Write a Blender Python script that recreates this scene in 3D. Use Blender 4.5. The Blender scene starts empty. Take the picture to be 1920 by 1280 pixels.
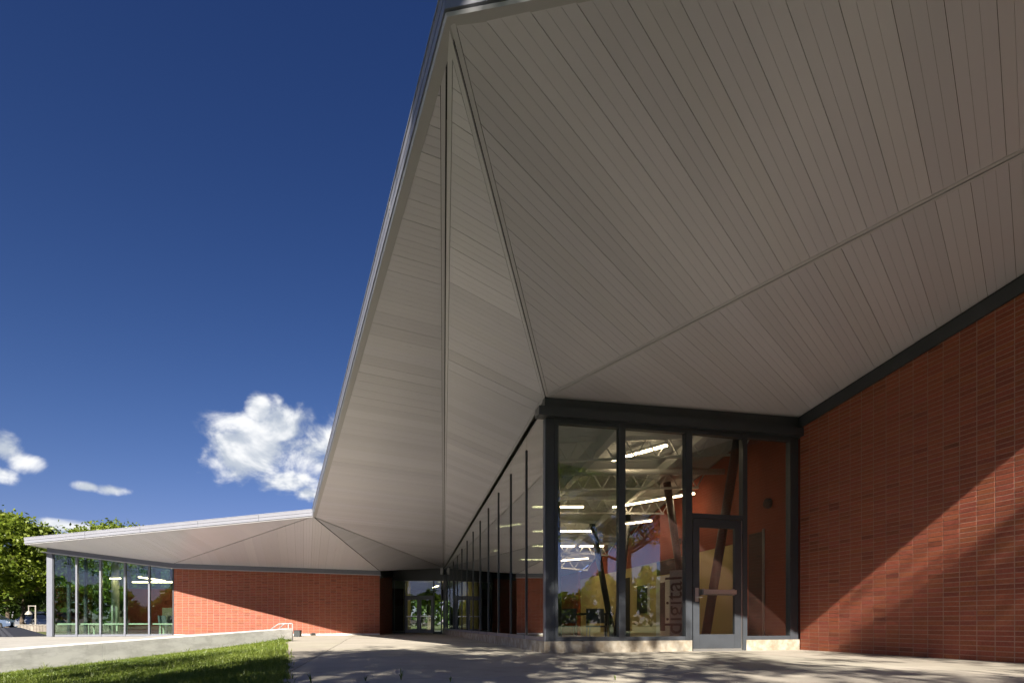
import bpy, bmesh, math, random
import numpy as np
from mathutils import Vector, Matrix

random.seed(7); rng = np.random.default_rng(11)
scene = bpy.context.scene
R = math.radians

# ------------------------------------------------------------------ camera
cam_data = bpy.data.cameras.new('camera')
cam_data.sensor_width = 36.0
cam_data.lens = 19.5                      # wide shift lens, held level and low
cam_data.shift_y = 0.275
cam_data.clip_end = 3000
cam_data.clip_start = 0.05
cam = bpy.data.objects.new('camera', cam_data)
scene.collection.objects.link(cam)
cam.location = (0, 0, 0.52)
cam.rotation_euler = (R(90), 0, 0)
scene.camera = cam

# ------------------------------------------------------------------ sun
SUN = Vector((-0.06, 1.457, -1.0)).normalized()          # direction the light travels
SUN_EL = math.asin(-SUN.z)
sd = bpy.data.lights.new('sun', 'SUN')
sd.energy = 4.3; sd.angle = R(0.53); sd.color = (1.0, 0.93, 0.82)
so = bpy.data.objects.new('sun', sd); scene.collection.objects.link(so)
so.rotation_euler = SUN.to_track_quat('-Z', 'Y').to_euler()
so.location = (0, -20, 30)

# ------------------------------------------------------------------ sky
world = bpy.data.worlds.new('World'); scene.world = world
world.use_nodes = True
wt = world.node_tree; wt.nodes.clear()
def N(t, typ, **kw):
    n = t.nodes.new(typ)
    for k, v in kw.items(): setattr(n, k, v)
    return n
def math_node(t, op, a, b=None, c=None, clamp=False):
    n = N(t, 'ShaderNodeMath', operation=op, use_clamp=clamp)
    for i, v in enumerate((a, b, c)):
        if v is None: continue
        if isinstance(v, (int, float)): n.inputs[i].default_value = v
        else: t.links.new(v, n.inputs[i])
    return n.outputs[0]
def vmath(t, op, a, b=None):
    n = N(t, 'ShaderNodeVectorMath', operation=op)
    for i, v in enumerate((a, b)):
        if v is None: continue
        if isinstance(v, (tuple, list)): n.inputs[i].default_value = v
        else: t.links.new(v, n.inputs[i])
    return n
def mixcol(t, fac, a, b, blend='MIX'):
    n = N(t, 'ShaderNodeMix', data_type='RGBA', blend_type=blend)
    for s, v in ((n.inputs[0], fac), (n.inputs[6], a), (n.inputs[7], b)):
        if isinstance(v, (int, float)): s.default_value = v
        elif isinstance(v, (tuple, list)): s.default_value = (*v[:3], 1)
        else: t.links.new(v, s)
    return n.outputs[2]
def smooth(t, v, lo, hi, a=0.0, b=1.0):
    n = N(t, 'ShaderNodeMapRange', interpolation_type='SMOOTHSTEP')
    t.links.new(v, n.inputs[0])
    n.inputs[1].default_value = lo; n.inputs[2].default_value = hi
    n.inputs[3].default_value = a; n.inputs[4].default_value = b
    return n.outputs[0]

sky = N(wt, 'ShaderNodeTexSky', sky_type='NISHITA')
sky.sun_disc = False; sky.sun_elevation = SUN_EL; sky.sun_rotation = R(180)
sky.altitude = 100; sky.air_density = 1.0; sky.dust_density = 0.25; sky.ozone_density = 3.0
tc = N(wt, 'ShaderNodeTexCoord')
direc = vmath(wt, 'NORMALIZE', tc.outputs['Generated']).outputs[0]
# deep clear-air blue: the sky's own colours with a polarised, saturated cast
gam = N(wt, 'ShaderNodeGamma'); wt.links.new(sky.outputs[0], gam.inputs[0]); gam.inputs[1].default_value = 1.4
hsv = N(wt, 'ShaderNodeHueSaturation'); wt.links.new(gam.outputs[0], hsv.inputs['Color'])
hsv.inputs['Saturation'].default_value = 1.08; hsv.inputs['Value'].default_value = 1.0
cast0 = mixcol(wt, 1.0, hsv.outputs[0], (0.315, 0.257, 0.285), 'MULTIPLY')
csep = N(wt, 'ShaderNodeSeparateColor'); wt.links.new(cast0, csep.inputs[0])
blue = math_node(wt, 'MULTIPLY', math_node(wt, 'POWER', math_node(wt, 'DIVIDE', csep.outputs[2], 1.065), 0.82), 1.065)
ccmb = N(wt, 'ShaderNodeCombineColor'); soft = lambda c: math_node(wt, 'DIVIDE', c, math_node(wt, 'MULTIPLY_ADD', c, 1/6.0, 1.0))
wt.links.new(soft(csep.outputs[0]), ccmb.inputs[0]); wt.links.new(soft(csep.outputs[1]), ccmb.inputs[1]); wt.links.new(blue, ccmb.inputs[2])
cast = ccmb.outputs[0]
# scattered cumulus low over the horizon, the same all round
def blob(c, r):
    d = Vector(c).normalized()
    sx = Vector((d.y, -d.x, 0)).normalized(); sz = sx.cross(d)
    rel = vmath(wt, 'SUBTRACT', direc, tuple(d)).outputs[0]
    a = math_node(wt, 'DIVIDE', vmath(wt, 'DOT_PRODUCT', rel, tuple(sx)).outputs['Value'], r[0])
    b = math_node(wt, 'DIVIDE', vmath(wt, 'DOT_PRODUCT', rel, tuple(sz)).outputs['Value'], r[1])
    e = math_node(wt, 'DIVIDE', vmath(wt, 'DOT_PRODUCT', rel, tuple(d)).outputs['Value'], 0.3)
    q = math_node(wt, 'ADD', math_node(wt, 'MULTIPLY', a, a), math_node(wt, 'MULTIPLY', b, b))
    q = math_node(wt, 'ADD', q, math_node(wt, 'MULTIPLY', e, e))
    return math_node(wt, 'SUBTRACT', 1.0, math_node(wt, 'SQRT', q))
BLOBS = [((-.46,1,.315),(.085,.06)), ((-.40,1,.35),(.065,.05)), ((-.50,1,.30),(.055,.05)), ((-.37,1,.31),(.09,.065)),
         ((-.40,1,.255),(.07,.035)), ((-.31,1,.305),(.075,.075)), ((-.37,1,.235),(.04,.022)), ((-.455,1,.385),(.025,.025)),
         ((-.915,1,.315),(.032,.026)), ((-.88,1,.292),(.032,.02)), ((-.935,1,.272),(.03,.014)), ((-.72,1,.240),(.030,.011)), ((-.765,1,.246),(.022,.009)), ((-.82,1,.175),(.08,.012)),
         ((1.0,.5,.33),(.16,.09)), ((1.1,-.7,.3),(.16,.09)), ((-.5,-1.1,.3),(.15,.08)), ((-1.25,-.1,.3),(.12,.07))]
cov = None
for c, r in BLOBS:
    b = blob(c, r)
    cov = b if cov is None else math_node(wt, 'MAXIMUM', cov, b)
def fbm(vec, scale, detail, rough, dist=0.0):
    n = N(wt, 'ShaderNodeTexNoise'); wt.links.new(vec, n.inputs['Vector'])
    n.inputs['Scale'].default_value = scale; n.inputs['Detail'].default_value = detail
    n.inputs['Roughness'].default_value = rough; n.inputs['Distortion'].default_value = dist
    return n.outputs['Fac']
stretch = vmath(wt, 'MULTIPLY', direc, (1, 1, 1.35)).outputs[0]
nz = fbm(stretch, 13.0, 7.0, 0.55, 0.35)
dens = math_node(wt, 'ADD', cov, math_node(wt, 'MULTIPLY', math_node(wt, 'SUBTRACT', nz, 0.5), 2.5))
alpha = smooth(wt, dens, 0.08, 0.72)
alpha = math_node(wt, 'MULTIPLY', alpha, smooth(wt, cov, -0.35, 0.15))
up = vmath(wt, 'ADD', stretch, (0.0, 0.0, 0.03)).outputs[0]
nz2 = fbm(up, 13.0, 4.0, 0.58, 0.25)
relief = math_node(wt, 'SUBTRACT', nz, nz2)
lit = smooth(wt, relief, -0.14, 0.12)
thick = smooth(wt, dens, 0.3, 1.5)
ccol = mixcol(wt, lit, (3.0, 3.35, 3.9), (5.9, 5.95, 6.0))
ccol = mixcol(wt, math_node(wt, 'MULTIPLY', thick, 0.25), ccol, (6.4, 6.4, 6.3))
skycol = mixcol(wt, math_node(wt, 'MULTIPLY', alpha, 0.96), cast, ccol)
bg = N(wt, 'ShaderNodeBackground'); bg.inputs['Strength'].default_value = 0.06
wo = N(wt, 'ShaderNodeOutputWorld')
wt.links.new(skycol, bg.inputs['Color']); wt.links.new(bg.outputs[0], wo.inputs['Surface'])

# ------------------------------------------------------------------ exposure and sampling
vs = scene.view_settings
vs.view_transform = 'Standard'; vs.look = 'None'; vs.exposure = 1.55; vs.gamma = 1.0
vs.use_curve_mapping = False
scene.render.engine = 'CYCLES'
cy = scene.cycles
cy.use_denoising = True; cy.use_adaptive_sampling = True; cy.adaptive_threshold = 0.03
cy.max_bounces = 12; cy.diffuse_bounces = 5; cy.glossy_bounces = 5; cy.transmission_bounces = 6; cy.transparent_max_bounces = 24
cy.caustics_reflective = False; cy.caustics_refractive = False
cy.sample_clamp_indirect = 6.0

# ------------------------------------------------------------------ materials
MATS = {}
def mat(name, base, rough=0.6, metal=0.0, spec=0.4, tint=False, noise=None, bump=None, emit=None, coat=0.0):
    """noise=(scale, amount[, colour2]), bump=(scale, strength, dist); tint multiplies by the mesh attribute 'tint'"""
    m = bpy.data.materials.new(name); m.use_nodes = True
    t = m.node_tree; b = t.nodes['Principled BSDF']
    b.inputs['Roughness'].default_value = rough; b.inputs['Metallic'].default_value = metal
    b.inputs['Specular IOR Level'].default_value = spec
    if coat: b.inputs['Coat Weight'].default_value = coat
    co = N(t, 'ShaderNodeTexCoord')
    colour = None
    if noise:
        geo = N(t, 'ShaderNodeNewGeometry')
        n = N(t, 'ShaderNodeTexNoise'); t.links.new(geo.outputs['Position'], n.inputs['Vector'])
        n.inputs['Scale'].default_value = noise[0]; n.inputs['Detail'].default_value = 6; n.inputs['Roughness'].default_value = 0.65
        ramp = smooth(t, n.outputs['Fac'], 0.3, 0.7)
        c2 = noise[2] if len(noise) > 2 else tuple(c*(1-noise[1]) for c in base)
        colour = mixcol(t, ramp, base, c2)
    if tint:
        at = N(t, 'ShaderNodeAttribute', attribute_name='tint')
        colour = mixcol(t, 1.0, colour if colour is not None else base, at.outputs['Color'], 'MULTIPLY')
    if colour is not None: t.links.new(colour, b.inputs['Base Color'])
    else: b.inputs['Base Color'].default_value = (*base, 1)
    if bump:
        geo = N(t, 'ShaderNodeNewGeometry')
        n = N(t, 'ShaderNodeTexNoise'); t.links.new(geo.outputs['Position'], n.inputs['Vector'])
        n.inputs['Scale'].default_value = bump[0]; n.inputs['Detail'].default_value = 5
        bp = N(t, 'ShaderNodeBump'); bp.inputs['Strength'].default_value = bump[1]; bp.inputs['Distance'].default_value = bump[2]
        t.links.new(n.outputs['Fac'], bp.inputs['Height']); t.links.new(bp.outputs[0], b.inputs['Normal'])
    if emit:
        b.inputs['Emission Color'].default_value = (*emit[0], 1); b.inputs['Emission Strength'].default_value = emit[1]
    MATS[name] = m
    return m

mat('brick', (0.335, 0.09, 0.047), 0.72, tint=True, noise=(38, 0.3), bump=(160, 0.35, 0.003))
mat('mortar', (0.42, 0.25, 0.19), 0.9, noise=(9, 0.3), bump=(200, 0.4, 0.002))
mat('soffit_metal', (0.63, 0.62, 0.69), 0.34, metal=0.0, spec=0.5, tint=True, bump=(1.3, 0.04, 0.02))
mat('soffit_trim', (0.57, 0.565, 0.615), 0.34, spec=0.5)
mat('void', (0.012, 0.012, 0.013), 0.9, spec=0.1)
mat('fascia_metal', (0.25, 0.255, 0.29), 0.4, spec=0.5, noise=(3, 0.08))
mat('fascia_dark', (0.03, 0.032, 0.04), 0.5)
mat('drip_metal', (0.45, 0.45, 0.47), 0.35)
mat('dark_frame', (0.05, 0.056, 0.066), 0.38, spec=0.5, noise=(6, 0.12))
mat('grey_frame', (0.17, 0.18, 0.215), 0.4, spec=0.5, noise=(5, 0.1))
mat('lip_metal', (0.33, 0.33, 0.37), 0.35, spec=0.5)
mat('silver', (0.55, 0.55, 0.55), 0.3, metal=0.9)
mat('roofing', (0.3, 0.3, 0.3), 0.8)
mat('concrete_plinth', (0.46, 0.42, 0.35), 0.85, noise=(4.5, 0, (0.25, 0.20, 0.14)), bump=(60, 0.3, 0.004))
mat('deck_metal', (0.60, 0.61, 0.60), 0.5)
mat('steel_white', (0.62, 0.63, 0.62), 0.5)
mat('column_dark', (0.035, 0.038, 0.042), 0.4)
mat('interior_red', (0.33, 0.07, 0.035), 0.7, noise=(2, 0.15))
mat('interior_yellow', (0.68, 0.56, 0.24), 0.7)
mat('interior_grey', (0.38, 0.38, 0.36), 0.7)
mat('interior_floor', (0.30, 0.29, 0.27), 0.35, noise=(2, 0.2))
mat('interior_dark', (0.03, 0.03, 0.032), 0.6)
mat('interior_green', (0.42, 0.46, 0.36), 0.6)
mat('interior_white', (0.72, 0.72, 0.70), 0.5)
mat('lamp_housing', (0.5, 0.5, 0.48), 0.5)
mat('lamp_glow', (0.9, 0.8, 0.6), 0.5, emit=((1.0, 0.74, 0.45), 7.0))
mat('letter_ink', (0.03, 0.03, 0.035), 0.6)
mat('bark', (0.14, 0.105, 0.075), 0.9, noise=(6, 0.5), bump=(14, 0.8, 0.03))
mat('rail_steel', (0.62, 0.62, 0.62), 0.35, metal=0.6)
mat('lamp_paint', (0.34, 0.31, 0.27), 0.5)
mat('fence_wood', (0.30, 0.26, 0.22), 0.85, noise=(5, 0.4), tint=True)
mat('cover_dark', (0.035, 0.037, 0.045), 0.55)
mat('tyre', (0.02, 0.02, 0.02), 0.8)
mat('car_silver', (0.26, 0.27, 0.29), 0.25, metal=0.5, coat=0.6)
mat('car_dark', (0.03, 0.034, 0.045), 0.25, coat=0.6)
mat('car_blue', (0.07, 0.10, 0.16), 0.25, coat=0.6)
mat('car_glass', (0.02, 0.025, 0.03), 0.05, spec=0.8)
mat('path_concrete', (0.42, 0.40, 0.36), 0.9, noise=(1.5, 0.2), bump=(50, 0.3, 0.004))
mat('asphalt', (0.06, 0.06, 0.06), 0.9, noise=(8, 0.3))
mat('box_dark', (0.05, 0.055, 0.055), 0.5)
mat('chair_grey', (0.12, 0.13, 0.14), 0.6)

def paving_material():
    m = bpy.data.materials.new('paving'); m.use_nodes = True
    t = m.node_tree; b = t.nodes['Principled BSDF']
    geo = N(t, 'ShaderNodeNewGeometry')
    def nz(s, d=6, r=0.6):
        n = N(t, 'ShaderNodeTexNoise'); t.links.new(geo.outputs['Position'], n.inputs['Vector'])
        n.inputs['Scale'].default_value = s; n.inputs['Detail'].default_value = d; n.inputs['Roughness'].default_value = r
        return n.outputs['Fac']
    at = N(t, 'ShaderNodeAttribute', attribute_name='tint')
    c = mixcol(t, smooth(t, nz(0.6), 0.35, 0.7), (0.45, 0.41, 0.345), (0.36, 0.33, 0.275))
    c = mixcol(t, smooth(t, nz(2.6, 8, 0.72), 0.5, 0.74, 0, 0.6), c, (0.27, 0.235, 0.19))
    c = mixcol(t, smooth(t, nz(90, 3), 0.35, 0.75, 0, 0.35), c, (0.30, 0.27, 0.23))
    c = mixcol(t, 1.0, c, at.outputs['Color'], 'MULTIPLY')
    t.links.new(c, b.inputs['Base Color'])
    b.inputs['Roughness'].default_value = 0.85; b.inputs['Specular IOR Level'].default_value = 0.3
    bp = N(t, 'ShaderNodeBump'); bp.inputs['Strength'].default_value = 0.3; bp.inputs['Distance'].default_value = 0.004
    t.links.new(nz(70, 4), bp.inputs['Height']); t.links.new(bp.outputs[0], b.inputs['Normal'])
    MATS['paving'] = m
paving_material()

def cast_concrete_material():
    m = bpy.data.materials.new('cast_concrete'); m.use_nodes = True
    t = m.node_tree; b = t.nodes['Principled BSDF']
    geo = N(t, 'ShaderNodeNewGeometry')
    def nz(s, d=6, r=0.6, sc=(1, 1, 1)):
        v = vmath(t, 'MULTIPLY', geo.outputs['Position'], sc).outputs[0]
        n = N(t, 'ShaderNodeTexNoise'); t.links.new(v, n.inputs['Vector'])
        n.inputs['Scale'].default_value = s; n.inputs['Detail'].default_value = d; n.inputs['Roughness'].default_value = r
        return n.outputs['Fac']
    c = mixcol(t, smooth(t, nz(2.2, 7, 0.65, (1, 1, 3)), 0.38, 0.66), (0.78, 0.77, 0.75), (0.58, 0.57, 0.55))
    c = mixcol(t, smooth(t, nz(9, 5, 0.7, (1, 1, .4)), 0.55, 0.8, 0, 0.5), c, (0.38, 0.37, 0.35))
    t.links.new(c, b.inputs['Base Color']); b.inputs['Roughness'].default_value = 0.9
    bp = N(t, 'ShaderNodeBump'); bp.inputs['Strength'].default_value = 0.35; bp.inputs['Distance'].default_value = 0.006
    t.links.new(nz(40, 5), bp.inputs['Height']); t.links.new(bp.outputs[0], b.inputs['Normal'])
    MATS['cast_concrete'] = m
cast_concrete_material()

def glass_material(name, tintc, f0, boost=1.0):
    """clear pane: transmits straight through with a faint tint, mirrors by Fresnel"""
    m = bpy.data.materials.new(name); m.use_nodes = True
    t = m.node_tree; t.nodes.clear()
    geo = N(t, 'ShaderNodeNewGeometry')
    d = vmath(t, 'DOT_PRODUCT', geo.outputs['Normal'], geo.outputs['Incoming']).outputs['Value']
    d = math_node(t, 'SUBTRACT', 1.0, math_node(t, 'ABSOLUTE', d), clamp=True)
    p5 = math_node(t, 'POWER', d, 5.0)
    fac = math_node(t, 'MULTIPLY_ADD', p5, (1-f0)*boost, f0, clamp=True)
    tr = N(t, 'ShaderNodeBsdfTransparent'); tr.inputs[0].default_value = (*tintc, 1)
    gl = N(t, 'ShaderNodeBsdfGlossy'); gl.inputs['Roughness'].default_value = 0.004; gl.inputs['Color'].default_value = (0.93, 0.96, 0.95, 1)
    n = N(t, 'ShaderNodeTexNoise'); t.links.new(geo.outputs['Position'], n.inputs['Vector']); n.inputs['Scale'].default_value = 1.1
    bp = N(t, 'ShaderNodeBump'); bp.inputs['Strength'].default_value = 0.03; bp.inputs['Distance'].default_value = 0.02
    t.links.new(n.outputs['Fac'], bp.inputs['Height']); t.links.new(bp.outputs[0], gl.inputs['Normal'])
    mx = N(t, 'ShaderNodeMixShader'); t.links.new(fac, mx.inputs[0]); t.links.new(tr.outputs[0], mx.inputs[1]); t.links.new(gl.outputs[0], mx.inputs[2])
    o = N(t, 'ShaderNodeOutputMaterial'); t.links.new(mx.outputs[0], o.inputs[0])
    MATS[name] = m
glass_material('glass', (0.93, 0.95, 0.94), 0.13)
glass_material('glass_green', (0.78, 0.87, 0.82), 0.08)
glass_material('glass_coated', (0.40, 0.46, 0.42), 0.26, 2.2)

def leaf_material(name, c1, c2):
    m = bpy.data.materials.new(name); m.use_nodes = True
    t = m.node_tree; t.nodes.clear()
    at = N(t, 'ShaderNodeAttribute', attribute_name='tint')
    sep = N(t, 'ShaderNodeSeparateColor'); t.links.new(at.outputs['Color'], sep.inputs[0])
    c = mixcol(t, sep.outputs[0], c1, c2)
    df = N(t, 'ShaderNodeBsdfDiffuse'); t.links.new(c, df.inputs[0])
    tl = N(t, 'ShaderNodeBsdfTranslucent'); t.links.new(mixcol(t, 0.5, c, (0.22, 0.30, 0.03)), tl.inputs[0])
    gl = N(t, 'ShaderNodeBsdfGlossy'); gl.inputs['Roughness'].default_value = 0.45; gl.inputs[0].default_value = (0.5, 0.5, 0.45, 1)
    m1 = N(t, 'ShaderNodeMixShader'); m1.inputs[0].default_value = 0.38; t.links.new(df.outputs[0], m1.inputs[1]); t.links.new(tl.outputs[0], m1.inputs[2])
    m2 = N(t, 'ShaderNodeMixShader'); m2.inputs[0].default_value = 0.06; t.links.new(m1.outputs[0], m2.inputs[1]); t.links.new(gl.outputs[0], m2.inputs[2])
    o = N(t, 'ShaderNodeOutputMaterial'); t.links.new(m2.outputs[0], o.inputs[0])
    MATS[name] = m
leaf_material('leaf', (0.045, 0.085, 0.012), (0.14, 0.20, 0.022))
leaf_material('leaf_bright', (0.07, 0.12, 0.012), (0.23, 0.28, 0.03))
leaf_material('leaf_dark', (0.035, 0.07, 0.016), (0.085, 0.13, 0.025))
leaf_material('grass_blade', (0.085, 0.14, 0.018), (0.25, 0.30, 0.05))
mat('lawn', (0.075, 0.10, 0.025), 0.95, noise=(5, 0, (0.12, 0.12, 0.04)), bump=(60, 0.5, 0.02))

# ------------------------------------------------------------------ mesh helpers
COL = scene.collection
def mesh_data(name, verts, faces, m, tint=None):
    me = bpy.data.meshes.new(name)
    me.from_pydata([tuple(v) for v in verts], [], faces)
    me.materials.append(MATS[m])
    if tint is not None:
        a = me.attributes.new('tint', 'FLOAT_COLOR', 'POINT')
        arr = np.ones((len(verts), 4), np.float32)
        t = np.asarray(tint, np.float32)
        arr[:, :3] = t if t.ndim == 2 else t[None, :]
        a.data.foreach_set('color', arr.ravel())
    me.update()
    return me
def add(name, me, parent=None, kind=None, label=None, cat=None, group=None):
    o = bpy.data.objects.new(name, me); COL.objects.link(o)
    if parent is not None: o.parent = parent
    if kind: o['kind'] = kind
    if label: o['label'] = label
    if cat: o['category'] = cat
    if group: o['group'] = group
    return o
def obj(name, verts, faces, m, parent=None, tint=None, **kw):
    return add(name, mesh_data(name, verts, faces, m, tint), parent, **kw)
def thing(name, label, cat, group=None, loc=(0, 0, 0)):
    o = bpy.data.objects.new(name, None); COL.objects.link(o); o.location = loc
    o['label'] = label; o['category'] = cat
    if group: o['group'] = group
    return o
BOXF = [(0, 3, 2, 1), (4, 5, 6, 7), (0, 1, 5, 4), (1, 2, 6, 5), (2, 3, 7, 6), (3, 0, 4, 7)]
class MB:
    """collects closed pieces that make up one part"""
    def __init__(self): self.v = []; self.f = []; self.t = []
    def add(self, verts, faces, tint=(1, 1, 1)):
        k = len(self.v); self.v += [tuple(x) for x in verts]; self.f += [tuple(i+k for i in f) for f in faces]
        self.t += [tint]*len(verts); return self
    def hexa(self, p, tint=(1, 1, 1)): return self.add(p, BOXF, tint)
    def box(self, a, b, tint=(1, 1, 1)):
        (x0, y0, z0), (x1, y1, z1) = a, b
        return self.hexa([(x0,y0,z0),(x1,y0,z0),(x1,y1,z0),(x0,y1,z0),(x0,y0,z1),(x1,y0,z1),(x1,y1,z1),(x0,y1,z1)], tint)
    def bar(self, p, q, w, h, upv=(0, 0, 1)):
        p = Vector(p); q = Vector(q); d = (q-p).normalized(); u = Vector(upv)
        s = d.cross(u).normalized(); u = s.cross(d).normalized()
        s *= w/2; u *= h/2
        return self.hexa([p-s-u, p+s-u, q+s-u, q-s-u, p-s+u, p+s+u, q+s+u, q-s+u])
    def tube(self, pts, r, n=8, cap=True):
        pts = [Vector(p) for p in pts]; rr = r if isinstance(r, (list, tuple)) else [r]*len(pts)
        rings = []; 
        for i, p in enumerate(pts):
            d = (pts[min(i+1, len(pts)-1)]-pts[max(i-1, 0)]).normalized()
            a = d.orthogonal().normalized() if i == 0 else (rings_a - d*rings_a.dot(d)).normalized()
            rings_a = a; b = d.cross(a)
            rings.append([p + (a*math.cos(2*math.pi*k/n) + b*math.sin(2*math.pi*k/n))*rr[i] for k in range(n)])
        v = [x for r_ in rings for x in r_]; f = []
        for i in range(len(pts)-1):
            for k in range(n):
                f.append((i*n+k, i*n+(k+1) % n, (i+1)*n+(k+1) % n, (i+1)*n+k))
        if cap: f += [tuple(range(n-1, -1, -1)), tuple((len(pts)-1)*n+k for k in range(n))]
        return self.add(v, f)
    def lathe(self, prof, c, n=16):
        v = []; f = []
        for r, z in prof: v += [(c[0]+r*math.cos(2*math.pi*k/n), c[1]+r*math.sin(2*math.pi*k/n), c[2]+z) for k in range(n)]
        for i in range(len(prof)-1):
            for k in range(n): f.append((i*n+k, i*n+(k+1) % n, (i+1)*n+(k+1) % n, (i+1)*n+k))
        f += [tuple(range(n-1, -1, -1)), tuple((len(prof)-1)*n+k for k in range(n))]
        return self.add(v, f)
    def prism(self, poly, off, tint=(1, 1, 1)):
        poly = [Vector(p) for p in poly]; n = len(poly); off = Vector(off)
        return self.add(poly + [p+off for p in poly], [tuple(range(n)), tuple(range(2*n-1, n-1, -1))] + [(i, i+n, (i+1) % n + n, (i+1) % n) for i in range(n)], tint)
    def build(self, name, m, parent=None, tint=False, smooth=False, **kw):
        me = mesh_data(name, self.v, self.f, m, np.array(self.t) if tint else None)
        if smooth: me.polygons.foreach_set('use_smooth', [True]*len(me.polygons))
        return add(name, me, parent, **kw)

class Wall:
    """vertical plane from p0 to p1; t runs along it, h up, o outwards (to the left of p1->p0)"""
    def __init__(self, p0, p1):
        self.p0 = Vector((*p0, 0)); d = Vector((*p1, 0)) - self.p0
        self.L = d.length; self.u = d.normalized(); self.n = Vector((self.u.y, -self.u.x, 0))
    def flip(self): self.n = -self.n; return self
    def pt(self, t, h, o=0.0): return self.p0 + self.u*t + self.n*o + Vector((0, 0, h))
    def hexa(self, t0, t1, h0, h1, o0, o1, h0b=None, h1b=None):
        h0b = h0 if h0b is None else h0b; h1b = h1 if h1b is None else h1b
        return [self.pt(t0,h0,o1), self.pt(t1,h0b,o1), self.pt(t1,h0b,o0), self.pt(t0,h0,o0),
                self.pt(t0,h1,o1), self.pt(t1,h1b,o1), self.pt(t1,h1b,o0), self.pt(t0,h1,o0)]
    def box(self, name, m, parent, *a, **k): return MB().hexa(self.hexa(*a, **k)).build(name, m, parent)

# 2-D polygon tools
def clip_half(poly, n, c):
    """keep points with n.p <= c"""
    out = []
    for i in range(len(poly)):
        a, b = poly[i], poly[(i+1) % len(poly)]
        da = n[0]*a[0]+n[1]*a[1]-c; db = n[0]*b[0]+n[1]*b[1]-c
        if da <= 0: out.append(a)
        if (da < 0 < db) or (db < 0 < da):
            s = da/(da-db); out.append((a[0]+s*(b[0]-a[0]), a[1]+s*(b[1]-a[1])))
    return out
def area(poly): return 0.5*sum(poly[i][0]*poly[(i+1) % len(poly)][1]-poly[(i+1) % len(poly)][0]*poly[i][1] for i in range(len(poly)))
def inset(poly, d):
    if area(poly) < 0: poly = poly[::-1]
    out = poly
    for i in range(len(poly)):
        a, b = poly[i], poly[(i+1) % len(poly)]
        e = (b[0]-a[0], b[1]-a[1]); l = math.hypot(*e)
        if l < 1e-6: continue
        n = (e[1]/l, -e[0]/l)
        di = d[i] if isinstance(d, (list, tuple)) else d
        out = clip_half(out, n, n[0]*a[0]+n[1]*a[1]-di)
    return out

# ================================================================== SETTING: ground
GRASS_EDGE = [(-6.72, 16.2), (-4.37, 10.6), (-2.02, 4.83), (-0.35, 0.6), (0.3, -2.6)]
G = 260
HOLLOW = [(0.3,-2.6),(-.35,.6),(-2.02,4.83),(-4.37,10.6),(-6.72,16.2),(-7.0,16.7),(-11.8,12.6),(-20,9.4),(-20,-6),(0.3,-6)]
def ground_sheet():
    bm = bmesh.new()
    outer = [bm.verts.new((x, y, -.012)) for x, y in ((-G,-G),(G,-G),(G,G),(-G,G))]
    inner = [bm.verts.new((x, y, -.012)) for x, y in HOLLOW]
    es = [bm.edges.new((r[i], r[(i+1) % len(r)])) for r in (outer, inner) for i in range(len(r))]
    bmesh.ops.triangle_fill(bm, edges=es, use_beauty=True)
    for f_ in bm.faces:
        if f_.normal.z < 0: f_.normal_flip()
    me = bpy.data.meshes.new('ground'); bm.to_mesh(me); bm.free(); me.materials.append(MATS['lawn'])
    add('ground', me, kind='structure')
ground_sheet()
obj('street', [(-120,46,-.004),(-24,46,-.004),(-24,60,-.004),(-120,60,-.004)], [(0,1,2,3)], 'asphalt', kind='structure')
plaza = obj('plaza', [(.3,-2.6,-.008),(13.5,-2.6,-.008),(13.5,31.5,-.008),(-14.2,31.5,-.008),(-14.2,24,-.008),(-7.1,17,-.008)], [(0,1,2,3,4,5)], 'void', kind='structure')
# cast slabs with saw-cut joints
plaza_poly = [(0.3,-2.6),(13.5,-2.6),(13.5,31.5),(-6.9,31.5)] + [(-7.05,17.0)] + GRASS_EDGE[:-1]
right_of = [(GRASS_EDGE[i+1], GRASS_EDGE[i]) for i in range(len(GRASS_EDGE)-1)]
ang = R(-13.8); ca, sa = math.cos(ang), math.sin(ang)
def rot2(p): return (p[0]*ca - p[1]*sa, p[0]*sa + p[1]*ca)
def unrot(p): return (p[0]*ca + p[1]*sa, -p[0]*sa + p[1]*ca)
def slabs():
    W = 3.6
    region = [(0.3,-2.6),(13.5,-2.6),(13.5,31.5),(-14.2,31.5),(-14.2,24.0),(-7.1,17.0)]
    # region right of the grass edge, approximated by one straight line from (0.3,-2.6) to (-7.1,17)
    loc = [rot2(p) for p in region]
    for i in range(-6, 8):
        for j in range(-3, 12):
            x0, y0 = i*W-0.9, j*W+1.7
            poly = [(x0+.006,y0+.006),(x0+W-.006,y0+.006),(x0+W-.006,y0+W-.006),(x0+.006,y0+W-.006)]
            for k in range(len(loc)):
                a, b = loc[k], loc[(k+1) % len(loc)]
                e = (b[0]-a[0], b[1]-a[1]); n = (e[1], -e[0])
                if k in (4,):  continue
                poly = clip_half(poly, n, n[0]*a[0]+n[1]*a[1])
                if len(poly) < 3: break
            if len(poly) < 3 or abs(area(poly)) < .05: continue
            pw = [(*unrot(p), 0.0) for p in poly]
            v = random.uniform(.93, 1.04)
            MB().prism([(x, y, -.005) for x, y, _ in pw][::-1], (0, 0, .005), (v, v*random.uniform(.985, 1.01), v*random.uniform(.96, 1.0))).build('slab', 'paving', plaza, tint=True)
slabs()
obj('terrace', [(-6.95,16.9,-.007),(-11.85,12.75,-.007),(-20.2,9.6,-.007),(-32,12,-.007),(-32,25,-.007),(-18.2,22.4,-.007),(-14.2,23.6,-.007)][::-1], [tuple(range(7))], 'path_concrete', kind='structure')

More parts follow.
